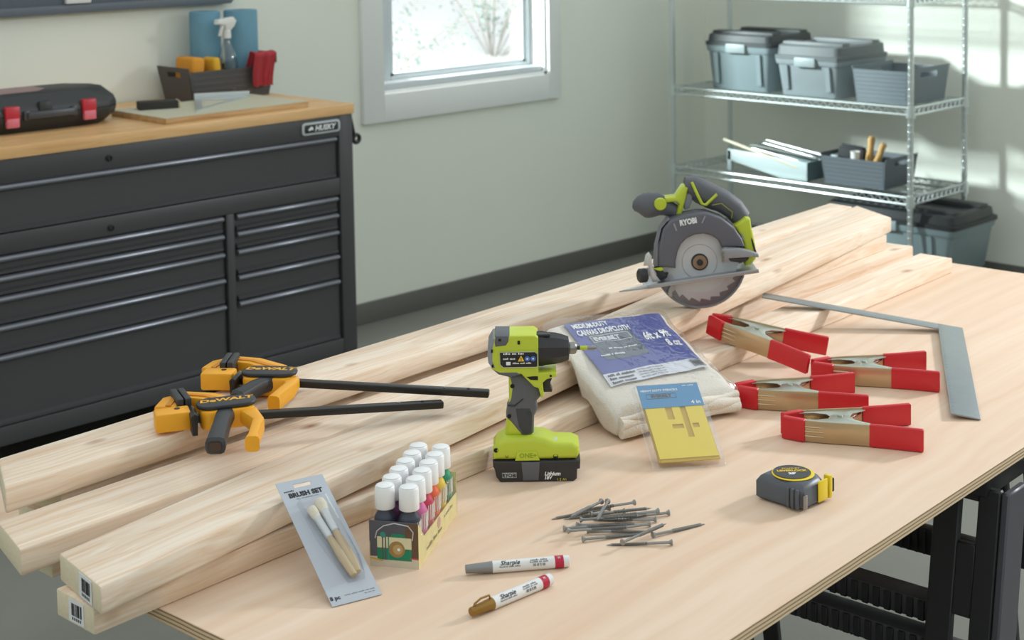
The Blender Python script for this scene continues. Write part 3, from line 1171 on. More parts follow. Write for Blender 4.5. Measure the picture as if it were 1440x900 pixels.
board('board set back at its near end directly under the topmost back board', [(1.21, -1.972), (3.60, -2.040)], [(1.21, -2.072), (3.60, -2.098)], (.0385, .0385), (.0762, .0762), .002)
board('lowest back board on the plywood below two other boards', [(1.20, -1.985), (3.60, -1.990)], [(1.20, -2.075), (3.60, -2.085)], (.0005, .0005), (.0380, .0380), .002)

# faint grade stamp printed on the middle board
st_ink = mat('stamp_ink', (128, 112, 98), .8, var=.3, vscale=200)

# ================================================================== framing square
sq = thing('framing_square', 'grey steel framing square propped with one arm on the lumber', 'framing square', F(.957, 3.272, .0))
ux = (_fh*(-.590)+_ah*(-.140)).normalized()
px_ = Vector((0, 0, 1)).cross(ux)
if px_.dot(_ah) > 0:
    px_ = -px_
arm = (px_*.385+Vector((0, 0, .054))).normalized()
nrm = ux.cross(arm)
if nrm.z < 0:
    nrm = -nrm
sq.matrix_world = Matrix.Translation(F(.962, 3.272, .0012)) @ Matrix((ux, arm, nrm)).transposed().to_4x4()
sqm = mat('square_steel', (148, 154, 156), .42, metal=.75, var=.08, vscale=30, bump=.05, bscale=400)
flip = 1 if Matrix((ux, arm, nrm)).determinant() > 0 else -1
G().flat([(0, 0), (.607, 0), (.607, .052), (.0, .052)], 0, .0028, .0004).obj('blade', sqm, sq)
G().flat([(0, .0522), (.040, .0522), (.040, .43), (0, .43)], 0, .0028, .0004).obj('tongue', sqm, sq)
g = G()
for i in range(60):
    x = .004+.01*i
    g.box((x, .0495-.001*(1 if i % 2 else 2), .0029), (.0004, .003 if i % 2 else .006, .0001))
g.obj('graduation', mat('graduation_dark', (84, 88, 90), .5, metal=.5), sq, 0)

# ================================================================== yellow bar clamps
cyel = mat('clamp_yellow', (238, 166, 32), .42, var=.05, vscale=40)
cblk = mat('clamp_black', (46, 47, 50), .45, var=.05, bump=.12, bscale=700)
cbar = mat('clamp_bar', (48, 46, 44), .38, metal=.45, var=.04)
cltr = mat('clamp_print', (236, 170, 40), .5, var=0)


def bar_clamp(lab, body_rd, jaw_rd, bar_end, hdir, tdir, z, zend, jaw_arc):
    """all positions are in the (right, away) floor plan of the table; z = height of the bar's axis at the head"""
    bx_, by_ = body_rd
    r = thing('bar_clamp', lab, 'clamp', F(bx_, by_, z), -YAW, 'yellow and black bar clamps on the lumber')

    def l(p):
        return (p[0]-bx_, p[1]-by_)
    jx, jy = l(jaw_rd)
    ex, ey = l(bar_end)
    ze = zend-z
    # bar
    b = Vector((ex, ey, ze))
    a = Vector((jx+.01, jy, 0))
    d = (b-a).normalized()
    s = Vector((0, 0, 1)).cross(d).normalized()
    u = d.cross(s)
    g = G()
    hw, hh = .0085, .0060
    g.hexa([a-s*hw-u*hh, a+s*hw-u*hh, a+s*hw+u*hh, a-s*hw+u*hh], [b-s*hw-u*hh, b+s*hw-u*hh, b+s*hw+u*hh, b-s*hw+u*hh], .0025, 2)
    bar = g.obj('bar', cbar, r)
    for k in (.035, .075):
        c = b-d*k
        G().cyl(c+u*(hh-.0005), c+u*(hh+.0012), .0028, seg=10).obj('stop_pin', crm if k < .05 else sqm, bar)
    # fixed jaw block on the end of the bar, and the yellow C frame that runs behind
    dj = Vector((d.x, d.y, 0)).normalized()
    ang = math.atan2(dj.y, dj.x)
    MJ = T(jx, jy, 0) @ Matrix.Rotation(ang, 4, 'Z')
    jb = G().box((.0, 0, .0), (.055, .036, .030), .004, 2, MJ).obj('jaw_block', cyel, r)
    G().lathe([(.0045, 0), (.0045, .0012)], MJ @ T(.008, .004, .0145), 12).obj('bolt_hole', crm, jb)
    pts = [l(p) for p in jaw_arc]
    n = len(pts)
    outer, innr = [], []
    for i, p in enumerate(pts):
        q0, q1 = pts[max(0, i-1)], pts[min(n-1, i+1)]
        tx, ty = q1[0]-q0[0], q1[1]-q0[1]
        ll = math.hypot(tx, ty)
        nx, ny = -ty/ll, tx/ll
        w = .027
        outer.append((p[0]+nx*w*.55, p[1]+ny*w*.55))
        innr.append((p[0]-nx*w*.75, p[1]-ny*w*.75))
    fr_ = G().flat(outer+innr[::-1], -.012, .013, .003)
    fr_o = fr_.obj('jaw_frame', cyel, r)
    G().flat([(o[0]*.5+q[0]*.5, o[1]*.5+q[1]*.5) for o, q in zip(outer, innr)]+[(o[0]*.25+q[0]*.75, o[1]*.25+q[1]*.75) for o, q in zip(outer, innr)][::-1], .0128, .0148).obj('frame_web', mat('clamp_yellow_deep', (214, 138, 20), .5), fr_o)
    # black pad standing across the frame
    pm = pts[n//2]
    MP = T(pm[0]-.004, pm[1]-.030, .004) @ Matrix.Rotation(ang+.08, 4, 'Z')
    g = G().box((-.0062, 0, .002), (.0105, .062, .034), .002, 2, MP).box((.0062, 0, .002), (.0105, .062, .034), .002, 2, MP)
    g.obj('jaw_pad', cblk, r)
    # body: yellow housing with a black oval cover, lettering
    MB = Matrix.Rotation(ang, 4, 'Z')
    G().flat([(x*.96, y*1.0-.003) for x, y in rrect(.088, .052, .014, 4)], -.016, .014, .004, M=MB).obj('housing', cyel, r)
    cv = G().flat(rrect(.094, .048, .022, 6), .0142, .0215, .003, M=MB).obj('cover', cblk, r)
    text('DeWALT', .0185, cltr, cv, MB @ T(0, .004, .0217), bold=.0007, xs=1.12, shear=.15)
    # release lever in front of the body
    MQ = T(0, 0, 0) @ Matrix.Rotation(ang, 4, 'Z')
    G().prism([(-.058, -.018), (-.050, -.018), (-.049, .014), (-.054, .017), (-.060, .012)], -.038, .010, .002, M=MQ).obj('release_lever', cbar, r)
    # black handle and yellow trigger reaching forward
    hx, hy = l(hdir)
    h0 = Vector((0.002, -.016, .004))
    h1 = Vector((hx, hy, -.003))
    dd = (h1-h0).normalized()
    ss = Vector((0, 0, 1)).cross(dd).normalized()
    g = G()

    def rg(c, w, hgt):
        return [tuple(c+ss*x+Vector((0, 0, 1))*y) for x, y in rrect(w, hgt, min(w, hgt)*.3, 2)]
    m1 = h0*.62+h1*.38
    g.loft([rg(h0, .030, .022), rg(m1+Vector((0, 0, .002)), .026, .026), rg(h0*.2+h1*.8, .029, .027), rg(h1, .030, .026), rg(h1+dd*.004, .022, .018)])
    hb = g.obj('handle', cblk, r)
    G().loft([rg(h1+dd*.0042, .018, .014), rg(h1+dd*.0052, .018, .014)]).obj('handle_end', mat('clamp_hollow', (74, 52, 40), .6), hb)
    tx_, ty_ = l(tdir)
    t0, t2 = Vector((.036, -.010, .0)), Vector((tx_, ty_, -.003))
    t1 = (t0+t2)*.5+Vector((.012, .006, .004))
    g = G()

    def rg2(c, dirv, w, hgt):
        s2 = Vector((0, 0, 1)).cross(dirv).normalized()
        return [tuple(c+s2*x+Vector((0, 0, 1))*y) for x, y in rrect(w, hgt, min(w, hgt)*.25, 2)]
    da, db = (t1-t0).normalized(), (t2-t1).normalized()
    g.loft([rg2(t0, da, .030, .024), rg2(t1, (da+db).normalized(), .018, .026), rg2(t2*.85+t1*.15, db, .015, .028), rg2(t2, db, .022, .024)])
    g.obj('trigger', cyel, r)
    return r


bar_clamp('nearer yellow bar clamp with its handle over the edge of the back board', (-.461, 2.385), (-.541, 2.360), (-.125, 2.500), (-.452, 2.245), (-.398, 2.250), .134, .106,
          [(-.560, 2.385), (-.558, 2.425), (-.536, 2.448), (-.500, 2.440), (-.455, 2.408)])
bar_clamp('yellow bar clamp set back nearer the chest, its bar crossing above the other bar', (-.417, 2.545), (-.507, 2.566), (-.048, 2.520), (-.458, 2.470), (-.395, 2.440), .134, .116,
          [(-.527, 2.590), (-.518, 2.625), (-.493, 2.645), (-.455, 2.632), (-.405, 2.588)])

# ================================================================== red spring clamps
smet = mat('clamp_steel', (186, 190, 180), .28, metal=.9, var=.05)
srefl = mat('clamp_steel_tan_reflection', (196, 172, 138), .3, metal=.85, var=.06)  # silver steel tinted tan, a painted reflection on the arms
sred = mat('clamp_red_vinyl', (200, 24, 36), .35, var=.04, spec=.6)
spr = mat('spring_steel', (90, 84, 80), .35, metal=.9)


def strip(pts, th):
    n = len(pts)
    A, B = [], []
    for i, p in enumerate(pts):
        q0, q1 = pts[max(0, i-1)], pts[min(n-1, i+1)]
        tx, ty = q1[0]-q0[0], q1[1]-q0[1]
        ll = math.hypot(tx, ty)
        A.append((p[0]-ty/ll*th/2, p[1]+tx/ll*th/2))
        B.append((p[0]+ty/ll*th/2, p[1]-tx/ll*th/2))
    return A+B[::-1]


def spring_clamp(lab):
    r = thing('spring_clamp', lab, 'clamp', (0, 0, 0), 0, 'red-tipped spring clamps on the plywood')
    h = .037
    for s in (-1, 1):
        arm_ = [(-.112, s*.008), (-.086, s*.024), (-.05, s*.033), (.0, s*.041), (.03, s*.047), (.108, s*.068)]
        z0 = 0.0015 if s < 0 else .0022
        g = G().flat(strip(arm_[1:5], .0022), z0, z0+h, .0004)
        for k in range(3):
            zz = z0+.010+k*.008
            g.tube([(-.083, s*.0262, zz), (-.066, s*.0305, zz), (-.050, s*.0342, zz)], [.0015, .0018, .0008], 6)
        ar = g.obj('arm', srefl, r)
        fl = [(-.086, s*.0245), (.0, s*.041), (.03, s*.047), (.03, s*.038), (.006, s*.020), (-.004, s*-.006), (-.018, s*-.011), (-.032, s*-.006), (-.040, s*.014), (-.062, s*.020), (-.086, s*.016)]
        zt = z0+h-.0018-(.0 if s < 0 else .0022)
        G().flat(fl, zt, zt+.0016, .0003).obj('flange', smet, ar)
        G().flat(fl, z0+(.0 if s < 0 else .0022), z0+.0014+(.0 if s < 0 else .0022), .0003).obj('flange', smet, ar)
        G().flat(strip([(.026, s*.0455), (.06, s*.0535), (.112, s*.069)], .0085), .0006, h+.0035, .003, 3).obj('handle_grip', sred, r)
        G().flat(strip([(-.116, s*.0065), (-.104, s*.0135), (-.080, s*.0265)], .011), .0006, h+.0035, .003, 3).obj('jaw_tip', sred, r)
    G().cyl((-.018, 0, .0), (-.018, 0, h+.003), .0042, seg=14).obj('pivot_pin', smet, r)
    pts = []
    for i in range(61):
        a = i/60*2*pi*4
        pts.append((-.018+.0125*math.cos(a), .0125*math.sin(a), .007+.024*i/60))
    g = G().tube([(.022, -.040, .007)]+pts+[(.022, .040, .031)], .0017, 6)
    g.obj('spring', spr, r)
    return r


sc0 = spring_clamp('red-handled spring clamp lying beside the tape measure')
sc0.location = F(.574, 2.606, 0)
sc0.rotation_euler = (0, 0, -YAW-.09)
dup(sc0, F(.520, 2.785, 0), -YAW-.03, 'red-handled spring clamp with its jaws against the drop cloth')
dup(sc0, F(.688, 2.922, 0), -YAW-.07, 'red-handled spring clamp whose jaws touch the tilted clamp')
c4 = dup(sc0, F(.494, 3.048, .030), None, 'red-handled spring clamp tilted up with its jaws resting on the lumber')
c4.rotation_euler = (Matrix.Rotation(-YAW-.47, 4, 'Z') @ Matrix.Rotation(.175, 4, 'Y')).to_euler()

# ================================================================== impact driver
lime = mat('tool_lime', (190, 204, 58), .38, var=.04)
dgrey = mat('tool_overmould', (92, 94, 100), .55, var=.05, bump=.2, bscale=900)
tblk = mat('tool_black', (44, 44, 47), .45, var=.05, bump=.05, bscale=500)
lgrey = mat('tool_rear_grey', (138, 142, 150), .45, var=.04)
hole = mat('screw_hole_black', (14, 14, 15), .7, var=0)
steel = mat('tool_steel', (150, 148, 146), .3, metal=.9, var=.05)
pwhite = MATS['print_white']


def side_text(s, size, m, parent, x, y, z, rot=0.0, **k):
    return text(s, size, m, parent, T(x, y, z) @ Matrix.Rotation(-rot, 4, 'Y') @ RX90, **k)


SD = 871.0


def c7(x, y):
    return ((660+x/3.46-755)/SD, (677.5-(440+y/3.46))/SD)


def c7p(*pts):
    return [c7(*p) for p in pts]


dr = thing('impact_driver', 'lime green and black cordless impact driver standing on its battery', 'impact driver', F(.028, 2.456, 0), -YAW)
Y0, Y1 = -.033, .033
# battery
bt = G().prism(c7p((116, 718), (542, 718), (540, 760), (526, 764), (524, 810), (506, 824), (152, 822), (132, 796), (126, 760), (118, 745)), Y0, Y1, .006, 3).obj('battery', tblk, dr)
G().prism(c7p((255, 722), (345, 722), (338, 812), (262, 812)), Y0-.0016, Y0+.002, .001).obj('battery_panel', dgrey, bt)
x, z = c7(196, 786)
G().box((x, Y0-.0003, z), (.0235, .0012, .0085), .0005).obj('brand_plate', mat('print_grey', (172, 176, 176), .5, var=0), bt)
side_text('RYOBI', .0088, ink, bt, x, Y0-.0011, z-.0003, bold=.0003, xs=.92)
x, z = c7(405, 786)
side_text('Lithium', .0085, pwhite, bt, x, Y0-.0005, z+.0015, shear=.2, bold=.0003)
side_text('18V', .0075, pwhite, bt, x-.0075, Y0-.0005, z-.0052, shear=.2, bold=.0003)
x, z = c7(450, 812)
side_text('1.5 Ah', .006, mat('print_gold', (206, 190, 50), .5, var=0), bt, x, Y0-.0004, z+.0005)
# foot
ft = G().prism(c7p((118, 717), (120, 655), (140, 628), (178, 604), (322, 602), (372, 610), (418, 632), (505, 636), (538, 652), (540, 690), (524, 717)), Y0+.002, Y1-.002, .010, 4).obj('foot', lime, dr)
G().prism(c7p((225, 716), (235, 672), (330, 672), (345, 716)), Y0-.0005, Y0+.006, .002).obj('foot_panel', lime, ft)
x, z = c7(288, 690)
side_text('ONE+', .0105, mat('lime_dark', (140, 160, 24), .5, var=0), ft, x, Y0-.0007, z, bold=.0003)
for hx, hy, rr in ((133, 664, .0030), (186, 693, .0021), (422, 698, .0034)):
    x, z = c7(hx, hy)
    G().lathe([(rr*1.25, 0), (rr*1.25, .001), (rr, .0012), (rr, .0004)], T(x, Y0+.0032, z) @ RX90, 14).obj('screw_boss', hole, ft)
x, z = c7(410, 634)
G().box((x, -.010, z), (.015, .016, .0015), .0004, M=None).obj('foot_emblem', mat('emblem_grey', (196, 204, 190), .5), ft)
# handle core and overmould
hd = G().prism(c7p((200, 300), (340, 290), (372, 405), (352, 415), (336, 430), (326, 450), (336, 478), (318, 512), (316, 610), (176, 612), (190, 510), (200, 440)), -.017, .017, .009, 3).obj('handle', lime, dr)
gp = G().prism(c7p((203, 296), (290, 296), (352, 360), (362, 408), (348, 424), (333, 440), (340, 476), (322, 512), (318, 596), (300, 611), (262, 610), (240, 588), (184, 516), (190, 470), (206, 430), (212, 370)), -.0195, .0195, .008, 3).obj('grip', dgrey, hd)
G().prism(c7p((232, 470), (300, 470), (312, 500), (308, 590), (270, 598), (246, 560)), -.0205, -.0185, .001).obj('grip_pad', mat('tool_pad', (62, 63, 67), .65, bump=.4, bscale=1200), gp)
G().prism(c7p((192, 448), (225, 452), (268, 418), (270, 424), (228, 460), (194, 456)), -.0205, -.0185, .0004).obj('grip_seam', tblk, gp)
for hx, hy in ((217, 357), (200, 506), (296, 493)):
    x, z = c7(hx, hy)
    G().lathe([(.0034, 0), (.0034, .0012), (.0024, .0014), (.0024, .0006)], T(x, -.0192, z) @ RX90, 14).obj('screw_boss', hole, gp)
# head
hdz = c7(0, 190)[1]
hb = G().prism(c7p((112, 150), (140, 100), (328, 100), (346, 112), (346, 284), (432, 282), (432, 306), (384, 318), (364, 336), (370, 402), (356, 410), (344, 362), (320, 352), (262, 290), (150, 288), (118, 262), (108, 226)), -.030, .030, .010, 4).obj('motor_housing', lime, dr)
G().prism(c7p((100, 190), (104, 150), (126, 112), (140, 110), (128, 160), (126, 220), (140, 262), (122, 258), (103, 232)), -.0306, .0306, .006).obj('rear_cap', lgrey, hb)
G().prism(c7p((138, 98), (208, 99), (206, 128), (192, 150), (136, 156), (132, 130)), -.0312, .0312, .004).obj('rear_shoulder', dgrey, hb)
G().prism(c7p((120, 262), (152, 290), (205, 304), (262, 292), (240, 278), (160, 278)), -.0308, .0308, .003).obj('lower_shroud', dgrey, hb)
for hx, hy, w_, h_ in ((252, 133, .0042, .0062), (160, 118, .0042, .004), (122, 172, .003, .005), (124, 246, .003, .005), (404, 300, .0036, .0036)):
    x, z = c7(hx, hy)
    yy = -.0312 if hx < 200 else -.0295
    G().box((x, yy, z), (w_, .004, h_), .001).obj('vent', hole, hb)
G().prism(c7p((286, 303), (318, 300), (342, 300), (342, 320), (306, 318)), -.0306, -.028, .0004).obj('mode_slot', hole, hb)
# rating plate with its pictograms
lp = G().prism(c7p((160, 178), (330, 178), (342, 190), (342, 248), (334, 254), (176, 254), (160, 238)), -.0318, -.029, .0008).obj('rating_plate', mat('plate_black', (26, 27, 30), .4), hb)
g = G()
pl = c7p((160, 178), (330, 178), (342, 190), (342, 248), (334, 254), (176, 254), (160, 238))
g.tube([(x, -.0318, z) for x, z in pl], .0006, 5, True)
g.obj('plate_border', mat('plate_border', (196, 200, 170), .5), lp)
x, z = c7(262, 212)
G().prism([(x-.0052, z-.004), (x+.0052, z-.004), (x, z+.0056)], -.0322, -.0316).obj('warning_triangle', mat('warn_yellow', (240, 196, 60), .5, var=0), lp, 0)
side_text('!', .007, ink, lp, x, -.0324, z-.0006, bold=.0003)
for k in (0, 1):
    x, z = c7(292+28*k, 212)
    G().lathe([(.0042, 0), (.0042, .0005)], T(x, -.0316, z) @ RX90, 18).obj('blue_sign', mat('sign_blue', (70, 110, 196), .5, var=0), lp)
    G().box((x, -.0322, z), (.0028, .0003, .0022)).obj('sign_mark', pwhite, lp, 0)
x, z = c7(208, 190)
fine_print((5, 3, 4), .0046, pwhite, lp, T(x+.006, -.0320, z+.001) @ RX90)
x, z = c7(205, 212)
fine_print((4, 4), .0042, pwhite, lp, T(x, -.0320, z) @ RX90)
x, z = c7(200, 234)
G().box((x, -.032, z), (.007, .0003, .0055)).obj('class_mark', pwhite, lp, 0)
fine_print((6, 4, 5), .0034, pwhite, lp, T(x+.022, -.0320, z) @ RX90)
# nose, anvil, bit: turned around the tool's axis
xa = [c7(v, 190)[0] for v in (336, 345, 366, 382, 430, 458, 494, 498)]
MX = T(0, 0, hdz) @ Matrix.Rotation(pi/2, 4, 'Y')
ns = G().lathe([(.026, xa[0]), (.0292, xa[1]), (.0292, xa[2]), (.0276, xa[3]), (.0262, xa[4]), (.0240, xa[5]), (.0196, xa[6]), (.012, xa[7])], MX, 10).obj('nose', tblk, dr, 25)
G().box((c7(372, 0)[0], -.012, hdz+.0262), (.022, .012, .004), .001).obj('nose_rib', tblk, ns)
an = G().lathe([(.0090, xa[7]-.001), (.0098, xa[7]+.0015), (.0098, c7(522, 0)[0]), (.0082, c7(531, 0)[0]), (.0044, c7(537, 0)[0])], MX, 20).obj('anvil_collar', steel, dr)
G().lathe([(.0032, c7(534, 0)[0]), (.0032, c7(552, 0)[0])], MX, 6).obj('bit_shank', tblk, an)
G().lathe([(.0034, c7(551, 0)[0]), (.0034, c7(588, 0)[0])], MX, 12).obj('bit_sleeve', lime, an)
G().lathe([(.0036, c7(587, 0)[0]), (.0040, c7(600, 0)[0]), (.0036, c7(622, 0)[0]), (.0012, c7(634, 0)[0])], MX, 10).obj('bit_tip', steel, an)
G().prism(c7p((364, 330), (376, 322), (410, 320), (412, 334), (404, 350), (406, 372), (413, 388), (410, 400), (370, 400), (362, 372)), -.011, .011, .003).obj('trigger', tblk, dr)

# ================================================================== circular saw
SS = 692.0


def cs(x, y):
    return ((860+x/4.5-985)/SS, (432.5-(240+y/4.5))/SS)


def csp(*pts):
    return [cs(*p) for p in pts]


sw = thing('circular_saw', 'lime and grey cordless circular saw resting on its blade guard', 'circular saw', F(.379, 3.118, .1005), -YAW)
sgrey = mat('saw_grey', (98, 98, 106), .5, var=.05, bump=.1, bscale=700)
shoe_m = mat('saw_shoe', (172, 174, 178), .35, metal=.75, var=.05)
blade_m = mat('saw_blade', (206, 207, 210), .36, metal=.25, var=.06, vscale=30)
guard_m = mat('saw_lower_guard', (128, 128, 136), .45, metal=.2, var=.05)
bxc, bzc = cs(555, 575)
# blade with real teeth
g = G()
prof = []
NT = 24
Rb = .0835
for i in range(NT):
    a = 2*pi*i/NT
    prof += [(bxc+Rb*math.cos(a), bzc+Rb*math.sin(a)), (bxc+(Rb-.0075)*math.cos(a+.035), bzc+(Rb-.0075)*math.sin(a+.035)), (bxc+(Rb-.004)*math.cos(a+.17), bzc+(Rb-.004)*math.sin(a+.17))]
bl = g.prism(prof, -.001, .001).obj('blade', blade_m, sw, 20)
for r0, r1, m, y in ((.0, .0145, mat('arbor_bronze', (158, 132, 108), .35, metal=.6), -.006), (.0, .0175, tblk, -.0035), (.0, .0065, tblk, -.009)):
    G().lathe([(.0001, 0), (r1, 0), (r1, .003), (r1*.7, .0035), (.0001, .0035)], T(bxc, y+.003, bzc) @ RX90, 20).obj('arbor_washer', m, bl)
g = G()
for a0 in (.0,):
    g.tube([(bxc+.036*math.cos(a), -.0012, bzc+.036*math.sin(a)) for a in [2*pi*i/40 for i in range(40)]], .0006, 5, True)
g.obj('blade_ring', shoe_m, bl)
fine_print((3, 5), .006, mat('etch_grey', (120, 120, 124), .5, var=0), bl, T(bxc+.028, -.0013, bzc-.032) @ Matrix.Rotation(-.35, 4, 'Y') @ RX90)
# upper guard: shell around the top of the blade with an arched opening
outer = [(398, 604), (288, 590), (292, 470), (318, 350), (368, 290), (470, 258), (540, 246), (600, 248), (690, 282), (770, 345), (820, 420), (838, 470)]
arc = [(690, 474), (672, 430), (630, 398), (575, 384), (520, 390), (470, 412), (432, 450), (410, 500), (398, 560)]
ug = G().prism(csp(*(outer+arc)), -.020, .018, .006, 3).obj('upper_guard', sgrey, sw)
G().prism(csp(*(outer+[(838, 600), (560, 700), (400, 690)])), .0185, .024, .002).obj('guard_back', sgrey, ug)
G().prism(csp((262, 596), (270, 470), (300, 350), (352, 282), (366, 290), (316, 350), (292, 470), (288, 590)), -.014, .020, .003).obj('guard_front_wall', mat('saw_grey_light', (124, 124, 132), .5), ug)
x, z = cs(478, 303)
side_text('RYOBI', .0155, pwhite, ug, x, -.0207, z, .17, bold=.0009, xs=.80, name='brand_lettering')
g = G()
for q in ((395, 335, -1.0), (575, 290, 1.2)):
    x, z = cs(q[0], q[1])
    g.box((0, 0, 0), (.003, .001, .016), M=T(x, -.0203, z) @ Matrix.Rotation(q[2]*.35, 4, 'Y'))
g.obj('guard_marks', mat('saw_grey_light2', (150, 150, 156), .5), ug, 0)
# lower guard: ring below the shoe
ring_o, ring_i = [], []
for i in range(25):
    a = math.radians(196+i*(346-196)/24)
    ring_o.append((bxc+.0925*math.cos(a), bzc+.0925*math.sin(a)))
    ring_i.append((bxc+.048*math.cos(a), bzc+.048*math.sin(a)))
lg = G().prism(ring_o+ring_i[::-1], .004, .007, .0006).obj('lower_guard', guard_m, sw)
ro2 = [(bxc+.0945*math.cos(math.radians(196+i*150/24)), bzc+.0945*math.sin(math.radians(196+i*150/24))) for i in range(25)]
ro3 = [(bxc+.0905*math.cos(math.radians(196+i*150/24)), bzc+.0905*math.sin(math.radians(196+i*150/24))) for i in range(25)]
G().prism(ro2+ro3[::-1], -.012, .012, .0008).obj('guard_rim', guard_m, lg)
# clear inner window of the guard in front of the teeth
ri = [(bxc+.0905*math.cos(math.radians(200+i*142/24)), bzc+.0905*math.sin(math.radians(200+i*142/24))) for i in range(25)]
rj = [(bxc+.062*math.cos(math.radians(200+i*142/24)), bzc+.062*math.sin(math.radians(200+i*142/24))) for i in range(25)]
G().prism(ri+rj[::-1], -.010, -.0085).obj('guard_window', clear_mat('guard_clear', (.97, .97, .98), .08, .2, edge=.15), lg)
G().prism(csp((352, 735), (372, 705), (402, 700), (398, 740), (375, 762), (378, 792), (352, 790), (346, 765)), -.014, .010, .003).obj('guard_stop', shoe_m, lg)
G().prism(csp((680, 480), (702, 468), (800, 474), (870, 492), (918, 512), (920, 532), (870, 530), (730, 536), (712, 560), (690, 565)), -.032, -.014, .003).obj('guard_lever', mat('lever_grey', (156, 156, 160), .4, metal=.3), lg)
G().prism(csp((726, 536), (860, 532), (850, 552), (800, 566), (740, 556)), -.030, -.012, .002).obj('lever_underside', tblk, lg)
g = G()
for k in range(5):
    x, z = cs(690, 490+k*15)
    g.box((x, -.0335, z), (.006, .003, .0018))
g.obj('lever_ribs', mat('lever_brown', (140, 128, 112), .5), lg, 0)
# shoe: flat steel base plate, sloping as the saw leans
p0, p1 = cs(35, 742), cs(916, 626)
sh1 = [(p0[0], p0[1]), (cs(190, 700)[0], cs(190, 703)[1]), (p1[0], p1[1]+.004), (p1[0], p1[1]), (cs(200, 700)[0], cs(200, 716)[1])]
d_ = Vector((p1[0]-p0[0], 0, p1[1]-p0[1])).normalized()
ang = -math.atan2(d_.z, d_.x)
MS = T(p1[0], 0, p1[1]) @ Matrix.Rotation(ang, 4, 'Y')
Lp = math.hypot(p1[0]-p0[0], p1[1]-p0[1])
# outline seen from above, with a pointed front and the slot for the blade
so = G().flat([(0, -.036), (0, .10), (-Lp*.82, .10), (-Lp*.82, -.012), (-Lp, -.030), (-Lp*.80, -.036)], 0, .003, .0006, M=MS).obj('shoe', shoe_m, sw)
G().flat([(0, -.0375), (0, -.0345), (-Lp*.8, -.0345), (-Lp*.8, -.0375)], 0, .008, .0008, M=MS).obj('shoe_rim', shoe_m, so)
G().flat([(-.0, .099), (0, .102), (-Lp*.82, .102), (-Lp*.82, .099)], 0, .010, .0008, M=MS).obj('shoe_rim', shoe_m, so)
# depth bracket and bevel knob at the front of the shoe
br = G().prism(csp((192, 580), (205, 510), (226, 492), (246, 520), (244, 560), (268, 640), (300, 680), (250, 690), (226, 640), (222, 580)), -.022, -.016, .002).obj('bevel_bracket', mat('bracket_silver', (216, 216, 216), .35, metal=.6), sw)
G().prism(csp((262, 600), (296, 596), (330, 640), (352, 636), (340, 668), (290, 680)), -.016, .006, .002).obj('pivot_block', tblk, br)
G().prism(csp((258, 602), (308, 594), (322, 612), (300, 618), (276, 612)), -.019, .0, .001).obj('pointer', lime, br)
x, z = cs(190, 640)
G().lathe([(.013, 0), (.015, .003), (.015, .014), (.012, .017)], T(x+.006, -.022, z) @ Matrix.Rotation(.3, 4, 'Z') @ Matrix.Rotation(-pi/2, 4, 'Y'), 12).obj('bevel_knob', tblk, br)
# body behind the guard: motor, handles, battery foot
mo = G().lathe([(.040, 0), (.042, .006), (.042, .06), (.036, .07)], T(cs(600, 470)[0], .095, cs(600, 470)[1]) @ RX90, 24).obj('motor', tblk, sw)
G().prism(csp((780, 345), (850, 292), (880, 302), (888, 360), (912, 470), (916, 560), (880, 600), (846, 604), (838, 470), (818, 420)), -.006, .070, .006, 3).obj('rear_housing', lime, sw)
G().prism(csp((882, 420), (892, 430), (912, 500), (918, 520), (905, 524), (890, 470)), -.008, .072, .002).obj('battery_release', tblk, sw)
G().prism(csp((815, 390), (828, 396), (836, 440), (822, 430)), -.009, .0, .001).obj('motor_vent', lgrey, sw)
# main handle: arched loft
path = [cs(*p) for p in ((470, 92), (520, 100), (580, 140), (650, 175), (720, 205), (790, 255), (838, 318))]
rad = [.017, .022, .026, .026, .024, .023, .021]
rings = []
for i, (x, z) in enumerate(path):
    q0, q1 = path[max(0, i-1)], path[min(len(path)-1, i+1)]
    tx, tz = q1[0]-q0[0], q1[1]-q0[1]
    ll = math.hypot(tx, tz)
    nx, nz = -tz/ll, tx/ll
    rings.append([(x+nx*rad[i]*math.cos(a), .030+.021*math.sin(a), z+nz*rad[i]*math.cos(a)) for a in [2*pi*k/16 for k in range(16)]])
mh = G().loft(rings).obj('main_handle', dgrey, sw, 50)
for a, b, c in ((( 512, 66), (545, 140), (576, 205)), ((576, 205), (600, 212), (672, 145))):
    g = G().tube([(cs(*p)[0], .0065-.0, cs(*p)[1]) for p in (a, b, c)], .0034, 6)
    g.obj('handle_stripe', lime, mh)
g = G().tube([(cs(*p)[0], .0068, cs(*p)[1]) for p in ((640, 215), (700, 205), (770, 262), (764, 300))], .0011, 5)
g.obj('handle_seam', mat('seam_lime', (150, 156, 70), .5), mh)
G().prism(csp((480, 150), (500, 120), (516, 130), (520, 190), (500, 240), (470, 250), (462, 200)), .016, .044, .003).obj('trigger_area', lgrey, mh)
fb = G().prism(csp((340, 165), (408, 158), (452, 95), (470, 88), (492, 100), (482, 140), (470, 190), (448, 272), (414, 276), (432, 205), (410, 192), (344, 198)), .008, .046, .005).obj('front_bracket', lime, sw)
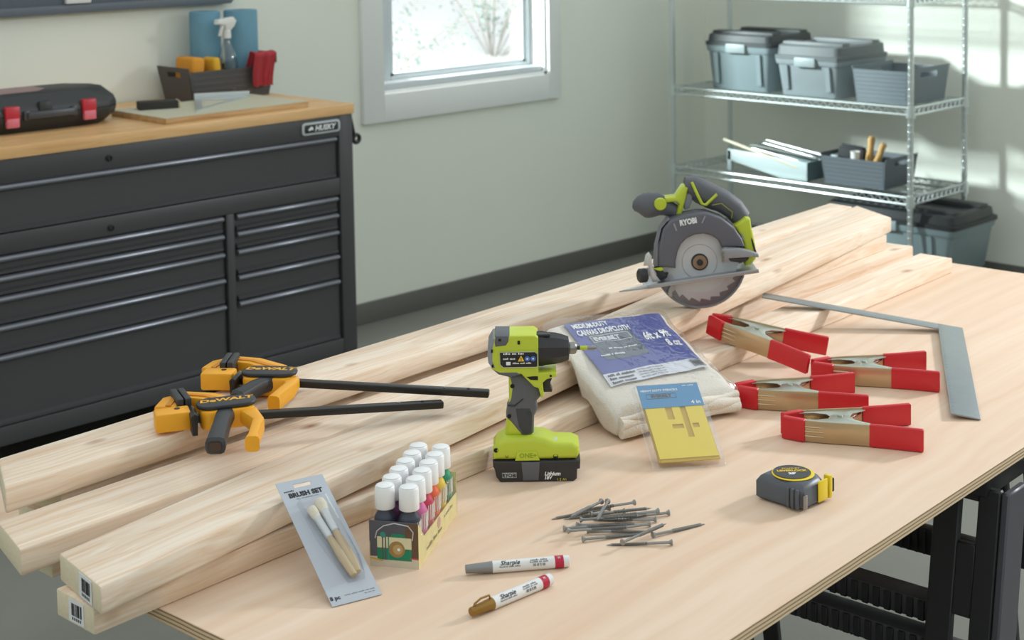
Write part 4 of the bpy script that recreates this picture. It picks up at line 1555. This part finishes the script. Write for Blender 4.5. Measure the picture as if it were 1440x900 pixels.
# front knob
kx = [cs(*p) for p in ((156, 240), (159, 234), (170, 224), (190, 214), (220, 206), (255, 200), (290, 200), (325, 206), (355, 218), (390, 236), (420, 252))]
kr = [.003, .010, .0175, .0230, .0262, .0268, .0250, .0212, .0180, .0155, .014]
rings = []
for i, (x, z) in enumerate(kx):
    q0, q1 = kx[max(0, i-1)], kx[min(len(kx)-1, i+1)]
    tx, tz = q1[0]-q0[0], q1[1]-q0[1]
    ll = math.hypot(tx, tz)
    nx, nz = -tz/ll, tx/ll
    rings.append([(x+nx*kr[i]*math.cos(a), .027+kr[i]*math.sin(a)*.9, z-.006+nz*kr[i]*math.cos(a)) for a in [2*pi*k/16 for k in range(16)]])
fk = G().loft(rings).obj('front_knob', dgrey, sw, 50)
x, z = cs(310, 202)
G().lathe([(.0125, 0), (.0135, .004), (.0115, .009), (0.0001, .010)], T(x, .010, z) @ RX90, 20).obj('knob_cap', lime, fk)

# ================================================================== tape measure
tm = thing('tape_measure', 'grey and yellow 25 foot tape measure lying on its side', 'tape measure', F(.423, 2.332, 0), -YAW-.80)
tg = mat('tape_rubber', (84, 88, 96), .42, var=.05, bump=.08, bscale=700)
tyel = mat('tape_yellow', (236, 206, 40), .35, var=.03)
tb_ = [(-.042, -.036), (.030, -.036), (.042, -.028), (.042, .022), (.030, .036), (-.028, .036), (-.042, .024)]
G().loft([ring(inset(tb_, .004), .002), ring(tb_, .006), ring(tb_, .030), ring(inset(tb_, .005), .038), ring(inset(tb_, .009), .041)]).obj('case', tg, tm, 35)
G().flat(rrect(.020, .060, .008, 3), 0.0, .004, .001, M=T(-.006, 0, 0)).obj('belt_clip', tblk, tm)
G().box2((.0425, .006, .005), (.0455, .030, .038), .0015).obj('yellow_cheek', tyel, tm)
G().box2((.034, .034, .004), (.0465, .0415, .040), .002).obj('yellow_back', tyel, tm)
G().box2((.040, .0418, .012), (.046, .0475, .034), .002).obj('lock_button', tblk, tm)
for i in range(3):
    G().box2((.016+.0085*i, -.0395, .004), (.0215+.0085*i, -.034, .035), .002).obj('grip_rib', tg, tm)
G().box2((.0435, -.034, .004), (.046, -.024, .026), .001).obj('tape_hook', steel, tm)
G().box2((.0425, -.031, .006), (.0437, -.0225, .024), .0002).obj('tape_slot', mat('slot_brown', (120, 70, 40), .6), tm)
fc = G().lathe([(.0001, .0), (.0320, .0), (.0330, .0006), (.0330, .0014), (.0001, .002)], T(.001, .001, .0412), 36).obj('face_ring', tyel, tm)
G().lathe([(.0001, .0021), (.0290, .0021), (.0290, .0027), (.0001, .0028)], T(-.001, .001, .0412), 36).obj('face_disc', mat('tape_face', (58, 58, 60), .5), fc)
RT = Matrix.Rotation(.80, 4, 'Z')
text('STANLEY', .0068, mat('tape_print', (214, 178, 40), .5, var=0), fc, T(-.001, .001, .0442) @ RT @ T(0, .013, 0), bold=.0002)
text('LEVERLOCK', .0092, MATS['tape_print'], fc, T(-.001, .001, .0442) @ RT @ T(0, .0035, 0), bold=.0006, xs=.92)
text("25'", .0095, pwhite, fc, T(-.001, .001, .0442) @ RT @ T(-.001, -.0085, 0), bold=.0006)

# ================================================================== paint markers
mw = mat('marker_barrel', (226, 226, 224), .35, var=.02)
mr = mat('marker_red', (186, 24, 60), .4, var=.03)


def marker(lab, tip, tail, capm, capname, clip):
    a, b = F(tip[0], tip[1], .0085), F(tail[0], tail[1], .0085)
    d = (b-a)
    Ln = d.length
    rz = math.atan2(d.y, d.x)
    r = thing('paint_marker', lab, 'marker', a, rz, 'paint markers on the plywood')
    R_ = Matrix.Rotation(pi/2, 4, 'Y')
    G().lathe([(.0001, 0), (.0052, .0), (.006, .001), (.0078, Ln*.24), (.0082, Ln*.255)], R_, 22).obj('cap', capm, r)
    G().lathe([(.0080, Ln*.2552), (.0083, Ln*.257), (.0083, Ln*.855)], R_, 22).obj('barrel', mw, r)
    G().lathe([(.0085, Ln*.855), (.0085, Ln*.94)], R_, 22).obj('red_band', mr, r)
    G().lathe([(.0083, Ln*.94), (.0080, Ln*.995), (.007, Ln), (.0001, Ln)], R_, 22).obj('end_plug', mw, r)
    # lettering wraps on the side that faces the viewer
    def tm_(s, sz, x, dz, m, **k):
        phi = .62+dz
        M = T(x, -.0084*math.cos(phi), .0084*math.sin(phi)) @ Matrix.Rotation(-phi, 4, 'X') @ RX90
        if isinstance(s, tuple):
            fine_print(s, sz, m, r, M @ T(0, 0, .0003))
        else:
            text(s, sz, m, r, M @ T(0, 0, .0002), **k)
    tm_('Sharpie', .0092, Ln*.42, .25, ink, shear=.35, bold=.0001)
    tm_((9, 5, 6), .0026, Ln*.42, -.35, MATS['etch_grey'])
    tm_((6, 5), .0038, Ln*.70, .40, MATS['etch_grey'])
    tm_((8, 3, 5), .0028, Ln*.70, .05, MATS['etch_grey'])
    tm_('|||| ||| || ||||', .0042, Ln*.70, -.35, ink)
    tm_('M', .0050, Ln*.897, .45, pwhite)
    if clip:
        g = G().tube([(Ln*.235, 0.000, .0080), (Ln*.225, .0, .0125), (Ln*.12, .0, .0130), (Ln*.045, .0, .0090), (Ln*.035, 0, .0062)], .0014, 6)
        g.obj('clip', capm, r)


marker('silver-capped white paint marker with a red end band', (-.077, 2.078), (.068, 2.100), mat('cap_silver', (138, 138, 138), .35, metal=.4, var=.03), 'silver', False)
marker('gold-capped white paint marker with a pocket clip', (-.066, 1.946), (.040, 2.042), mat('cap_gold', (150, 112, 50), .38, metal=.45, var=.04), 'gold', True)

# ================================================================== screws
scm = mat('screw_zinc', (150, 150, 148), .3, metal=.65, var=.06)


def screw():
    Ls = .096
    pr = [(.0001, 0), (.0046, .0002), (.0048, .0012), (.0024, .005)]
    pr += [(.0021, .006), (.0021, .036)]
    x = .036
    while x < .088:
        pr += [(.0018, x), (.0029, x+.0009), (.0018, x+.0018)]
        x += .0021
    pr += [(.0014, .0905), (.0002, Ls)]
    return pr


sp_ = screw()
g = G().lathe(sp_, None, 8)
g.lathe([(.0001, -.0001), (.0016, -.0001), (.0016, .0003)], None, 6)
s0 = g.obj('deck_screw', scm, None, 30)
SCR = [(.138, 2.298, .005, -2.82, 0), (.125, 2.294, .017, -2.13, -.03), (.134, 2.289, .019, -1.79, -.06), (.177, 2.303, .011, -2.81, 0), (.106, 2.259, .011, .21, 0),
       (.227, 2.276, .005, -3.0, 0), (.089, 2.239, .011, .14, 0), (.083, 2.234, .005, .09, 0), (.069, 2.201, .010, .12, 0), (.194, 2.234, .005, -2.96, 0),
       (.09, 2.182, .005, .27, 0), (.146, 2.154, .011, .75, 0), (.193, 2.193, .005, .52, 0), (.22, 2.166, .005, 3.1, 0), (.064, 2.222, .005, .25, 0), (.21, 2.268, .011, -2.89, 0),
       (.098, 2.212, .005, .02, 0), (.16, 2.285, .005, -2.95, 0), (.205, 2.250, .005, 3.02, 0)]
for i, (r_, d_, z_, a_, tl) in enumerate(SCR):
    o = s0 if i == 0 else s0.copy()
    if i:
        COL.objects.link(o)
    o.location = F(r_, d_, z_)
    o.rotation_euler = (Matrix.Rotation(a_-YAW, 4, 'Z') @ Matrix.Rotation(pi/2+(.045 if z_ < .007 else .0)+(-.10 if tl else 0), 4, 'Y')).to_euler()
    lab = 'steel deck screw in the loose pile on the plywood'
    if i == 13:
        lab = 'steel deck screw lying flat at the edge of the pile towards the markers'
    if i == 12:
        lab = 'steel deck screw pointing away from the pile towards the tape measure'
    if i == 2:
        lab = 'steel deck screw lying crosswise on top of the pile'
    tag(o, lab, 'screw', 'deck screws in a loose pile')

# ================================================================== craft paint bottles in a carton
PBX, PBA = F(-.213, 2.115, 0), -YAW-.23
ct = thing('paint_carton', 'open carton with a camera craft photo printed on its end', 'carton', PBX, PBA)
card_y = mat('carton_yellow', (232, 218, 152), .6, var=.03)
CW, CD, CH = .072, .205, .066
ph = mat('photo_dark', (84, 84, 92), .5, var=.2, vscale=40)
fp = G().box2((0, 0, 0), (CW, .0012, CH)).obj('front_panel', ph, ct, 0)
# printed craft photo on the end panel: dark wall, cream and green box camera, lens, strap, desk


def pr_(nm, poly, m, lift):
    G().prism([(x*CW, z*CH) for x, z in poly], -.0001-lift, 0).obj(nm, m, fp, 0)


def circ(cx_, cz_, rx, n=20):
    return [(cx_+rx*math.cos(2*pi*i/n), cz_+rx*CW/CH*math.sin(2*pi*i/n)) for i in range(n)]


pr_('print_desk', [(.0, 0), (1, 0), (1, .22), (0, .22)], mat('photo_desk', (206, 196, 176), .5, var=.1, vscale=60), .0001)
pr_('print_brown', [(.74, .24), (1, .24), (1, .98), (.74, .98)], mat('photo_brown', (98, 72, 50), .5, var=.2, vscale=60), .0001)
pr_('print_camera_top', [(.16, .40), (.86, .40), (.86, .66), (.16, .66)], mat('photo_cream', (214, 208, 170), .5, var=.04), .0002)
pr_('print_camera_base', [(.16, .16), (.86, .16), (.86, .42), (.16, .42)], mat('photo_green', (22, 128, 92), .5, var=.05), .0002)
pr_('print_flash', [(.45, .66), (.72, .66), (.74, .70), (.68, .74), (.48, .74), (.44, .70)], MATS['photo_green'], .0002)
pr_('print_button', circ(.28, .70, .06), mat('photo_teal', (50, 140, 124), .5), .0002)
pr_('print_lens', circ(.56, .40, .165), mat('photo_gold', (158, 126, 74), .5, var=.1, vscale=90), .0003)
pr_('print_lens_ring', circ(.58, .40, .10), mat('photo_gold2', (186, 156, 104), .5), .0004)
pr_('print_lens_eye', circ(.60, .40, .030), pwhite, .0005)
for k in range(3):
    pr_('print_stripe', [(.26+.06*k, .16), (.285+.06*k, .16), (.285+.06*k, .66), (.26+.06*k, .66)], MATS['photo_dark'] if k < 2 else MATS['photo_teal'], .0003)
pr_('print_pencil', [(.02, .16), (.28, .12), (.28, .15), (.02, .20)], mat('photo_pencil', (206, 170, 60), .5), .0003)
pr_('print_pencil', [(.84, .21), (1, .20), (1, .23), (.84, .24)], mat('photo_pencil_red', (190, 80, 70), .5), .0003)
g = G().tube([(CW*x, -.0006, CH*z) for x, z in ((.12, .62), (.16, .78), (.30, .90), (.52, .97), (.80, .93), (.90, .80), (.88, .62))], .0008, 5)
g.obj('print_strap', mat('photo_strap', (196, 196, 200), .5), fp)
sp1 = G().prism([(0, 0), (CD, 0), (CD, .034), (.03, .036), (.0, CH)], 0, .0012, M=T(CW, 0, 0) @ Matrix.Rotation(pi/2, 4, 'Z')).obj('side_panel', card_y, ct, 0)
G().box2((0, 0, 0), (.0012, CD, .036)).obj('side_panel', card_y, ct, 0)
G().box2((0, CD-.0012, 0), (CW, CD, CH)).obj('end_panel', card_y, ct, 0)
G().box2((.0013, .0013, .0003), (CW-.0013, CD-.0013, .0013)).obj('floor_panel', card_y, ct, 0)
inkb = mat('carton_ink', (140, 128, 84), .6, var=0)
MSd = T(CW+.0002, 0, 0) @ Matrix.Rotation(pi/2, 4, 'Z') @ RX90
fine_print((7, 5, 5), .008, inkb, sp1, MSd @ T(.08, .013, .0004))
fine_print((2, 6, 5), .006, inkb, sp1, MSd @ T(.155, .024, .0004))
G().lathe([(.008, 0), (.008, .0003)], MSd @ T(.105, .026, 0), 18).obj('print_flower', mat('carton_rose', (206, 160, 150), .6), sp1)

cols_front = [((60, 62, 76), 'dark slate'), ((210, 110, 160), 'pink'), ((196, 60, 86), 'crimson'), ((226, 104, 60), 'orange'), ((222, 190, 70), 'yellow'), ((44, 140, 104), 'green')]
cols_back = [((58, 62, 78), 'navy'), ((120, 70, 110), 'plum'), ((60, 90, 150), 'blue'), ((90, 140, 180), 'sky blue'), ((120, 80, 50), 'brown'), ((230, 226, 214), 'white')]
capw = mat('bottle_cap_white', (236, 236, 236), .35, var=.015)
names = ['nearest the camera photo', 'second behind the camera photo', 'third behind the camera photo', 'fourth behind the camera photo', 'fifth behind the camera photo', 'at the far end of the carton']
BR = .0160
Rot = Matrix.Rotation(PBA, 4, 'Z')
proto = None
for col_i, cols, xx in ((0, cols_back, .0182), (1, cols_front, CW-.0182)):
    for k in range(6):
        c, cn = cols[k]
        loc = PBX+(Rot @ Vector((xx, .0190+.0333*k, .0015)))
        where = 'outer row by the yellow side' if col_i else 'inner row by the lumber'
        r = thing('paint_bottle', f'{cn} craft paint bottle with a white cap by the yellow carton side' if col_i else f'white-capped paint bottle, inner row, {names[k]}', 'paint bottle', loc, PBA, 'craft paint bottles in the carton')
        G().lathe([(.0001, 0), (BR-.001, 0), (BR, .002), (BR, .062), (BR-.002, .068), (.0105, .0735), (.0100, .0775)], None, 20).obj('body', mat('paint_'+cn.replace(' ', '_'), c, .35, var=.03), r)
        cp_ = G().lathe([(.0140, .0776), (.0146, .0784), (.0140, .1075), (.0128, .1090), (.0001, .1094)], None, 24).obj('cap', capw, r)
        G().lathe([(.0118, .1092), (.0124, .1098), (.0118, .1101), (.0001, .1097)], None, 20).obj('cap_top', capw, cp_)
        if col_i:
            g = G()
            for j in range(7):
                a = -.75+j*.25
                g.box((BR*math.cos(a)*1.004, BR*math.sin(a)*1.004, .050), (.0006, .0030, .022), M=None)
            g.obj('label_wrap', mat('bottle_label', (222, 220, 214), .5, var=.12, vscale=300), r, 0)
# shrink film pulled tight around the bottles
fm = clear_mat('shrink_film', (.97, .97, .97), .07, .10, .9, 90, edge=.3)
g = G()
for side in (0, 1):
    x0 = CW+.0016 if side else -.0006

    def fw(u, v, x0=x0, side=side):
        bul = .0022*abs(math.sin(pi*(u*CD-.0025)/.0333))
        sgn = 1 if side else -1
        return (x0+sgn*(bul-.001), .001+u*(CD-.002), .002+v*(.074-.008*abs(math.cos(pi*(u*CD-.0025)/.0333))))
    g.grid(fw, 48, 6)
g.obj('shrink_film', fm, ct, 60)

# ================================================================== brush set on a blister card
pb0, pb1 = F(-.251, 1.983, .001), F(-.192, 2.017, .001)
pt0 = F(-.3750, 2.138, .1035)
bxv = (pb1-pb0).normalized()
byv = (pt0-pb0)
byv = (byv-bxv*byv.dot(bxv)).normalized()
bzv = bxv.cross(byv)
bc = thing('brush_set', 'grey carded pack of paint brushes leaning on the lumber', 'brush pack')
bc.matrix_world = Matrix.Translation(pb0) @ Matrix((bxv, byv, bzv)).transposed().to_4x4()
BW, BL_ = .0725, .224
crd = mat('card_grey', (178, 184, 192), .5, var=.015)
g = G()
# card with a hang hole: built from strips around the slot
hx0, hx1, hy0, hy1 = .024, .050, .209, .216
g.box2((0, 0, 0), (BW, hy0, .0009)).box2((0, hy1, 0), (BW, BL_, .0009)).box2((0, hy0, 0), (hx0, hy1, .0009)).box2((hx1, hy0, 0), (BW, hy1, .0009))
cd_ = g.obj('card', crd, bc, 0)
text('BRUSH SET', .0112, ink, cd_, T(BW/2, .196, .0011), bold=.0006, xs=.93)
fine_print((7,), .0042, ink, cd_, T(.014, .2045, .0011))
fine_print((5, 3, 10, 5), .0025, MATS['etch_grey'], cd_, T(BW/2, .1885, .0011))
text('8 pc', .0085, ink, cd_, T(.0085, .0115, .0011), bold=.0003)
fine_print((7, 7, 7, 4, 6), .0024, MATS['etch_grey'], cd_, T(.045, .0125, .0011))
fine_print((3, 4, 3), .0024, MATS['etch_grey'], cd_, T(.058, .0085, .0011))
bh = wood('brush_beech', (204, 182, 140), (178, 150, 104), 'Y', 90, 5, knots=False)
brist = mat('bristle_cream', (232, 222, 198), .9, var=.12, vscale=300, bump=.5, bscale=1500)
for (x0, y0, x1, y1, r_) in ((.0445, .034, .0300, .162, .0062), (.0515, .038, .0455, .172, .0075)):
    a, b = Vector((x0, y0, .0080)), Vector((x1, y1, .0080))
    br_ = G().rod(a, b, [(.0001, 0), (.0048, .005), (r_*.92, .08), (r_, .30), (r_*.72, .52), (r_*.66, .56)], 14).obj('brush', bh, bc)
    G().rod(a, b, [(r_*.70, .555), (r_*.86, .565), (r_*.80, .585), (r_*.86, .60), (r_*.92, .84)], 14).obj('ferrule', alu, br_)
    G().rod(a, b, [(r_*.90, .835), (r_*1.15, .93), (r_*1.05, .99), (.0001, 1.0)], 14).obj('bristles', brist, br_)
blc = clear_mat('blister_clear', (.97, .97, .98), .06, .08, edge=.35)
bo = [(.034, .030), (.060, .030), (.064, .060), (.060, .180), (.016, .180), (.020, .110)]
G().loft([ring(bo, .0010), ring(inset(bo, .002), .014), ring(inset(bo, .006), .0170)]).obj('blister', blc, bc, 30)

# ================================================================== canvas drop cloth in its plastic bag
canvas = mat('canvas', (224, 216, 202), .9, var=.06, vscale=60, bump=.7, bscale=420)
from mathutils import noise as mnoise
BLc, BRc = Vector((.170, 2.604)), Vector((.402, 2.750))
TLc, TRc = Vector((.048, 2.80)), Vector((.284, 3.00))
dc = thing('drop_cloth_pack', 'folded canvas drop cloth in a clear bag with a blue label', 'drop cloth', F(.22, 2.80, 0), -YAW)
O2 = Vector((.22, 2.80))


def plan(u, v):
    p = (BLc*(1-u)+BRc*u)*(1-v)+(TLc*(1-u)+TRc*u)*v
    return p-O2


def smooth(k):
    k = min(1, max(0, k))
    return k*k*(3-2*k)


def under(u, v):
    # follows the plywood, then climbs the layers of lumber below
    p = plan(u, v)+O2
    q = _ah*p.x+_fh*p.y
    t, n = q.dot(TX), q.dot(TN)
    z = .0012+.0395*smooth((-1.635-n)/.055)
    af = L(AF0, AF1, t)
    return max(z, .0012+.102*smooth((af+.065-n)/.06))


def top(u, v):
    z = .047+v*(.111*(1-u)+.078*u)
    return max(z, under(u, v)+.018)


def surf(u, v, off=0.0):
    """upper surface of the bundle"""
    p = plan(u, v)
    e = max(0, 1-(abs(u-.5)*2)**8)**.5
    e2 = max(0, 1-max(0, (abs(v-.5)*2))**10)**.5
    lo, hi = under(u, v), top(u, v)
    w = mnoise.noise(Vector((u*5, v*5, 3.1)))*.003+mnoise.noise(Vector((u*13, v*11, 9.1)))*.0012
    z = lo+(hi-lo)*(.5+.5*e*e2)+w*e*e2
    return Vector((p.x, p.y, z+off))


def bundle(grow, zoff, rows=34, cols=16, rough=0.0, seedv=0.0, vext=0.0):
    rings = []
    for j in range(rows+1):
        v = j/rows
        vv = -grow*.6+(1+grow*1.2+vext)*v
        e2 = max(.02, (1-abs(v-.5)*2) * 14)
        e2 = min(1, e2)**.5
        ring_ = []
        n = cols*2+8
        for k in range(n):
            a = 2*pi*k/n
            ca, sa = math.cos(a), math.sin(a)
            ex = .28
            uu = .5+(.5+grow)*math.copysign(abs(ca)**ex, ca)
            uc, vc = min(1, max(0, uu)), min(1, max(0, vv))
            lo, hi = under(uc, vc), top(uc, vc)
            mid, hh = (lo+hi)/2, (hi-lo)/2*e2
            zz = mid+(hh+(zoff*.5*e2 if sa > 0 else 0))*math.copysign(abs(sa)**.42, sa)
            p = plan(uu, vv)
            q = Vector((p.x, p.y, zz))
            d = mnoise.noise(Vector((q.x*22, q.y*22, q.z*30+seedv)))*.0028+mnoise.noise(Vector((q.x*60+7, q.y*60, q.z*80+seedv)))*(.0012+rough)
            if sa < -.2:
                d = 0
            ring_.append((q.x+ca*d, q.y+d*.4, max(.0010, q.z+d*max(0, sa))))
        rings.append(ring_)
    return G().loft(rings)


cl = bundle(0.0, 0.0).obj('canvas', canvas, dc, 60)
# rolled layers showing at the folded end
random.seed(5)
for k, (z0, rr) in enumerate(((.0145, .011), (.027, .010), (.0375, .008))):
    pts, rads = [], []
    for i in range(19):
        u = .02+.96*i/18
        p = plan(u, -.012-.006*math.sin(k*2+u*7))
        pts.append((p.x, p.y, z0+.0025*math.sin(u*9+k*1.7)))
        rads.append(rr*(.9+.18*math.sin(u*15+k*2)))
    G().tube(pts, rads, 10).obj('fold', canvas, cl, 60)


def on_cloth(poly_uv, off):
    return [surf(u, v, off) for u, v in poly_uv]


def lab_uv(x, y):
    """label coordinates 0..1 to cloth u, v"""
    return (.12+.82*x+.025*(y-.5), .245+.705*y)


blue = mat('label_blue', (84, 92, 154), .35, var=.05, vscale=25)
slab = mat('label_grey', (98, 106, 118), .4, var=.08, vscale=20)
lwh = mat('label_white', (212, 214, 220), .4, var=.03)


def lab_patch(nm, x0, x1, y0, y1, m, off, n=18):
    g = G().grid(lambda a, b: surf(*lab_uv(x0+(x1-x0)*a, y0+(y1-y0)*b), off), n, n)
    return g.obj(nm, m, lb if lb else dc, 60)


lb = None
lb = lab_patch('label', 0, 1, .17, 1, blue, .0062)
lab_patch('label_strip', 0, 1, 0, .169, lwh, .0062)
lab_patch('label_grey_field', .12, .56, .34, .78, slab, .0067, 18)


def cloth_text(s, size, x, y, m, bold=0.0, xs=1.0, nm='lettering'):
    if isinstance(s, tuple):
        me = small_print(s, size, 'LEFT')
        nm = 'small_print'
    else:
        cu = bpy.data.curves.new('t', 'FONT')
        cu.body = s
        cu.size = size
        cu.offset = bold
        cu.align_x = 'LEFT'
        cu.resolution_u = 2
        o = bpy.data.objects.new('t', cu)
        me = bpy.data.meshes.new_from_object(o)
        bpy.data.objects.remove(o)
        bpy.data.curves.remove(cu)
    for v in me.vertices:
        xx, yy = x+v.co.x*xs/.236, y+v.co.y/.178
        p = surf(*lab_uv(xx, yy), .0078)
        v.co = p
    me.name = nm
    return link(nm, me, m, lb, 0)


cloth_text('MEDIUM-DUTY', .0185, .045, .862, pwhite, .0007, .66)
cloth_text('CANVAS DROPCLOTH', .0185, .045, .755, pwhite, .0007, .66)
cloth_text('EVERBILT', .0150, .155, .640, lwh, .0009, .98)
cloth_text((3, 8, 3, 8), .0052, .22, .49, pwhite, .0003)
cloth_text((7, 1, 8), .0060, .10, .40, pwhite, .0003)
cloth_text('6ft x 9ft', .0290, .635, .555, pwhite, .0010, .66)
cloth_text('8 oz', .0280, .80, .405, pwhite, .0010, .66)
cloth_text((4, 2, 8), .0076, .03, .125, ink, .0002)
cloth_text((4, 9), .0076, .03, .075, ink, .0002)
cloth_text((6, 7), .0076, .03, .022, ink, .0002)
for q in range(4):
    cloth_text((4, 6, 6, 3, 6, 3), .0036, .32, .130-.035*q, MATS['etch_grey'])
# frame round the brand name, barcode
for (x0, x1, y0, y1) in ((.135, .525, .615, .622), (.135, .525, .722, .729), (.135, .141, .622, .722), (.519, .525, .622, .722)):
    lab_patch('brand_frame', x0, x1, y0, y1, lwh, .0076, 8)
xx = .86
random.seed(11)
while xx < .975:
    w = random.choice((.003, .005, .008))
    lab_patch('barcode_bar', xx, xx+w, .03, .155, ink, .0074, 1)
    xx += w+random.choice((.003, .005))
bag = clear_mat('bag_plastic', (.98, .98, .985), .07, .08, 1.0, 30, edge=.25)
bundle(.012, .0185, rough=.0016, seedv=4.0, vext=.02).obj('plastic_bag', bag, dc, 70)

# ================================================================== stencil pack leaning on the drop cloth
s0_, s1_ = F(.221, 2.464, .0012), F(.340, 2.482, .0012)
st0 = F(.203, 2.622, .082)
sx = (s1_-s0_).normalized()
sy = st0-s0_
sy = (sy-sx*sy.dot(sx)).normalized()
sz_ = sx.cross(sy)
sn = thing('stencil_pack', 'clear pack of yellow letter stencils with a blue header', 'stencil pack')
sn.matrix_world = Matrix.Translation(s0_) @ Matrix((sx, sy, sz_)).transposed().to_4x4()
PW, PL = .122, .186
yst = mat('stencil_yellow', (232, 206, 58), .4, var=.03)
yst2 = mat('stencil_yellow_deep', (206, 172, 36), .45, var=.03)
random.seed(21)
ycut = mat('stencil_shade', (204, 170, 40), .5, var=.03)  # darker yellow stands for the shade inside the cut-outs
for i in range(5):
    dx, dy = random.uniform(-.0025, .0025), -.0012*i+random.uniform(-.001, .001)
    if i == 4:
        dx = dy = 0
    if i < 4:
        G().box2((.012+dx, .012+dy, .001+i*.0016), (PW-.010+dx, .172+dy, .0022+i*.0016)).obj('stencil_sheet', (yst2, yst, yst2, ycut)[i], sn, 0)
# top sheet with the cut out 4 and its bridges: strips around the openings
x0, x1, y0, y1 = .012, PW-.010, .014, .174
zt0, zt1 = .0074, .0090
cut = [(.046, .058, .100, .128), (.072, .082, .058, .132), (.050, .069, .079, .089), (.085, .096, .079, .089)]
xs_ = sorted({x0, x1}.union(*[{c[0], c[1]} for c in cut]))
ys_ = sorted({y0, y1}.union(*[{c[2], c[3]} for c in cut]))
g = G()
for i in range(len(xs_)-1):
    for j in range(len(ys_)-1):
        mx_, my_ = (xs_[i]+xs_[i+1])/2, (ys_[j]+ys_[j+1])/2
        if not any(c[0] < mx_ < c[1] and c[2] < my_ < c[3] for c in cut):
            g.box2((xs_[i], ys_[j], zt0), (xs_[i+1], ys_[j+1], zt1))
g.obj('stencil_sheet', yst, sn, 0)
hdr = G().box2((.008, .128, .0092), (PW-.006, .182, .0099)).obj('header_card', mat('header_blue', (66, 138, 186), .45, var=.03), sn, 0)
text('HEAVY DUTY STENCILS', .0062, pwhite, hdr, T(.045, .168, .0101), bold=.0002)
text('EVERBILT', .0088, mat('header_dark', (70, 70, 76), .5, var=0), hdr, T(.046, .1545, .0101), bold=.0005)
g = G()
g.tube([(.020, .149, .0100), (.072, .149, .0100), (.072, .160, .0100), (.020, .160, .0100)], .0005, 4, True)
g.obj('brand_frame', MATS['header_dark'], hdr)
text('4 in', .0110, pwhite, hdr, T(.103, .136, .0101), bold=.0003)
fine_print((4, 6), .0036, pwhite, hdr, T(.098, .176, .0103))
po = rrect(PW, PL, .004, 2)
po = [(x+PW/2, y+PL/2) for x, y in po]
G().loft([ring(inset(po, -.002), .0), ring(po, .0006), ring(inset(po, .004), .0120), ring(inset(po, .006), .0126)]).obj('clamshell', clear_mat('clamshell_clear', (.98, .98, .98), .06, .1, .5, 30, edge=.35), sn, 30)
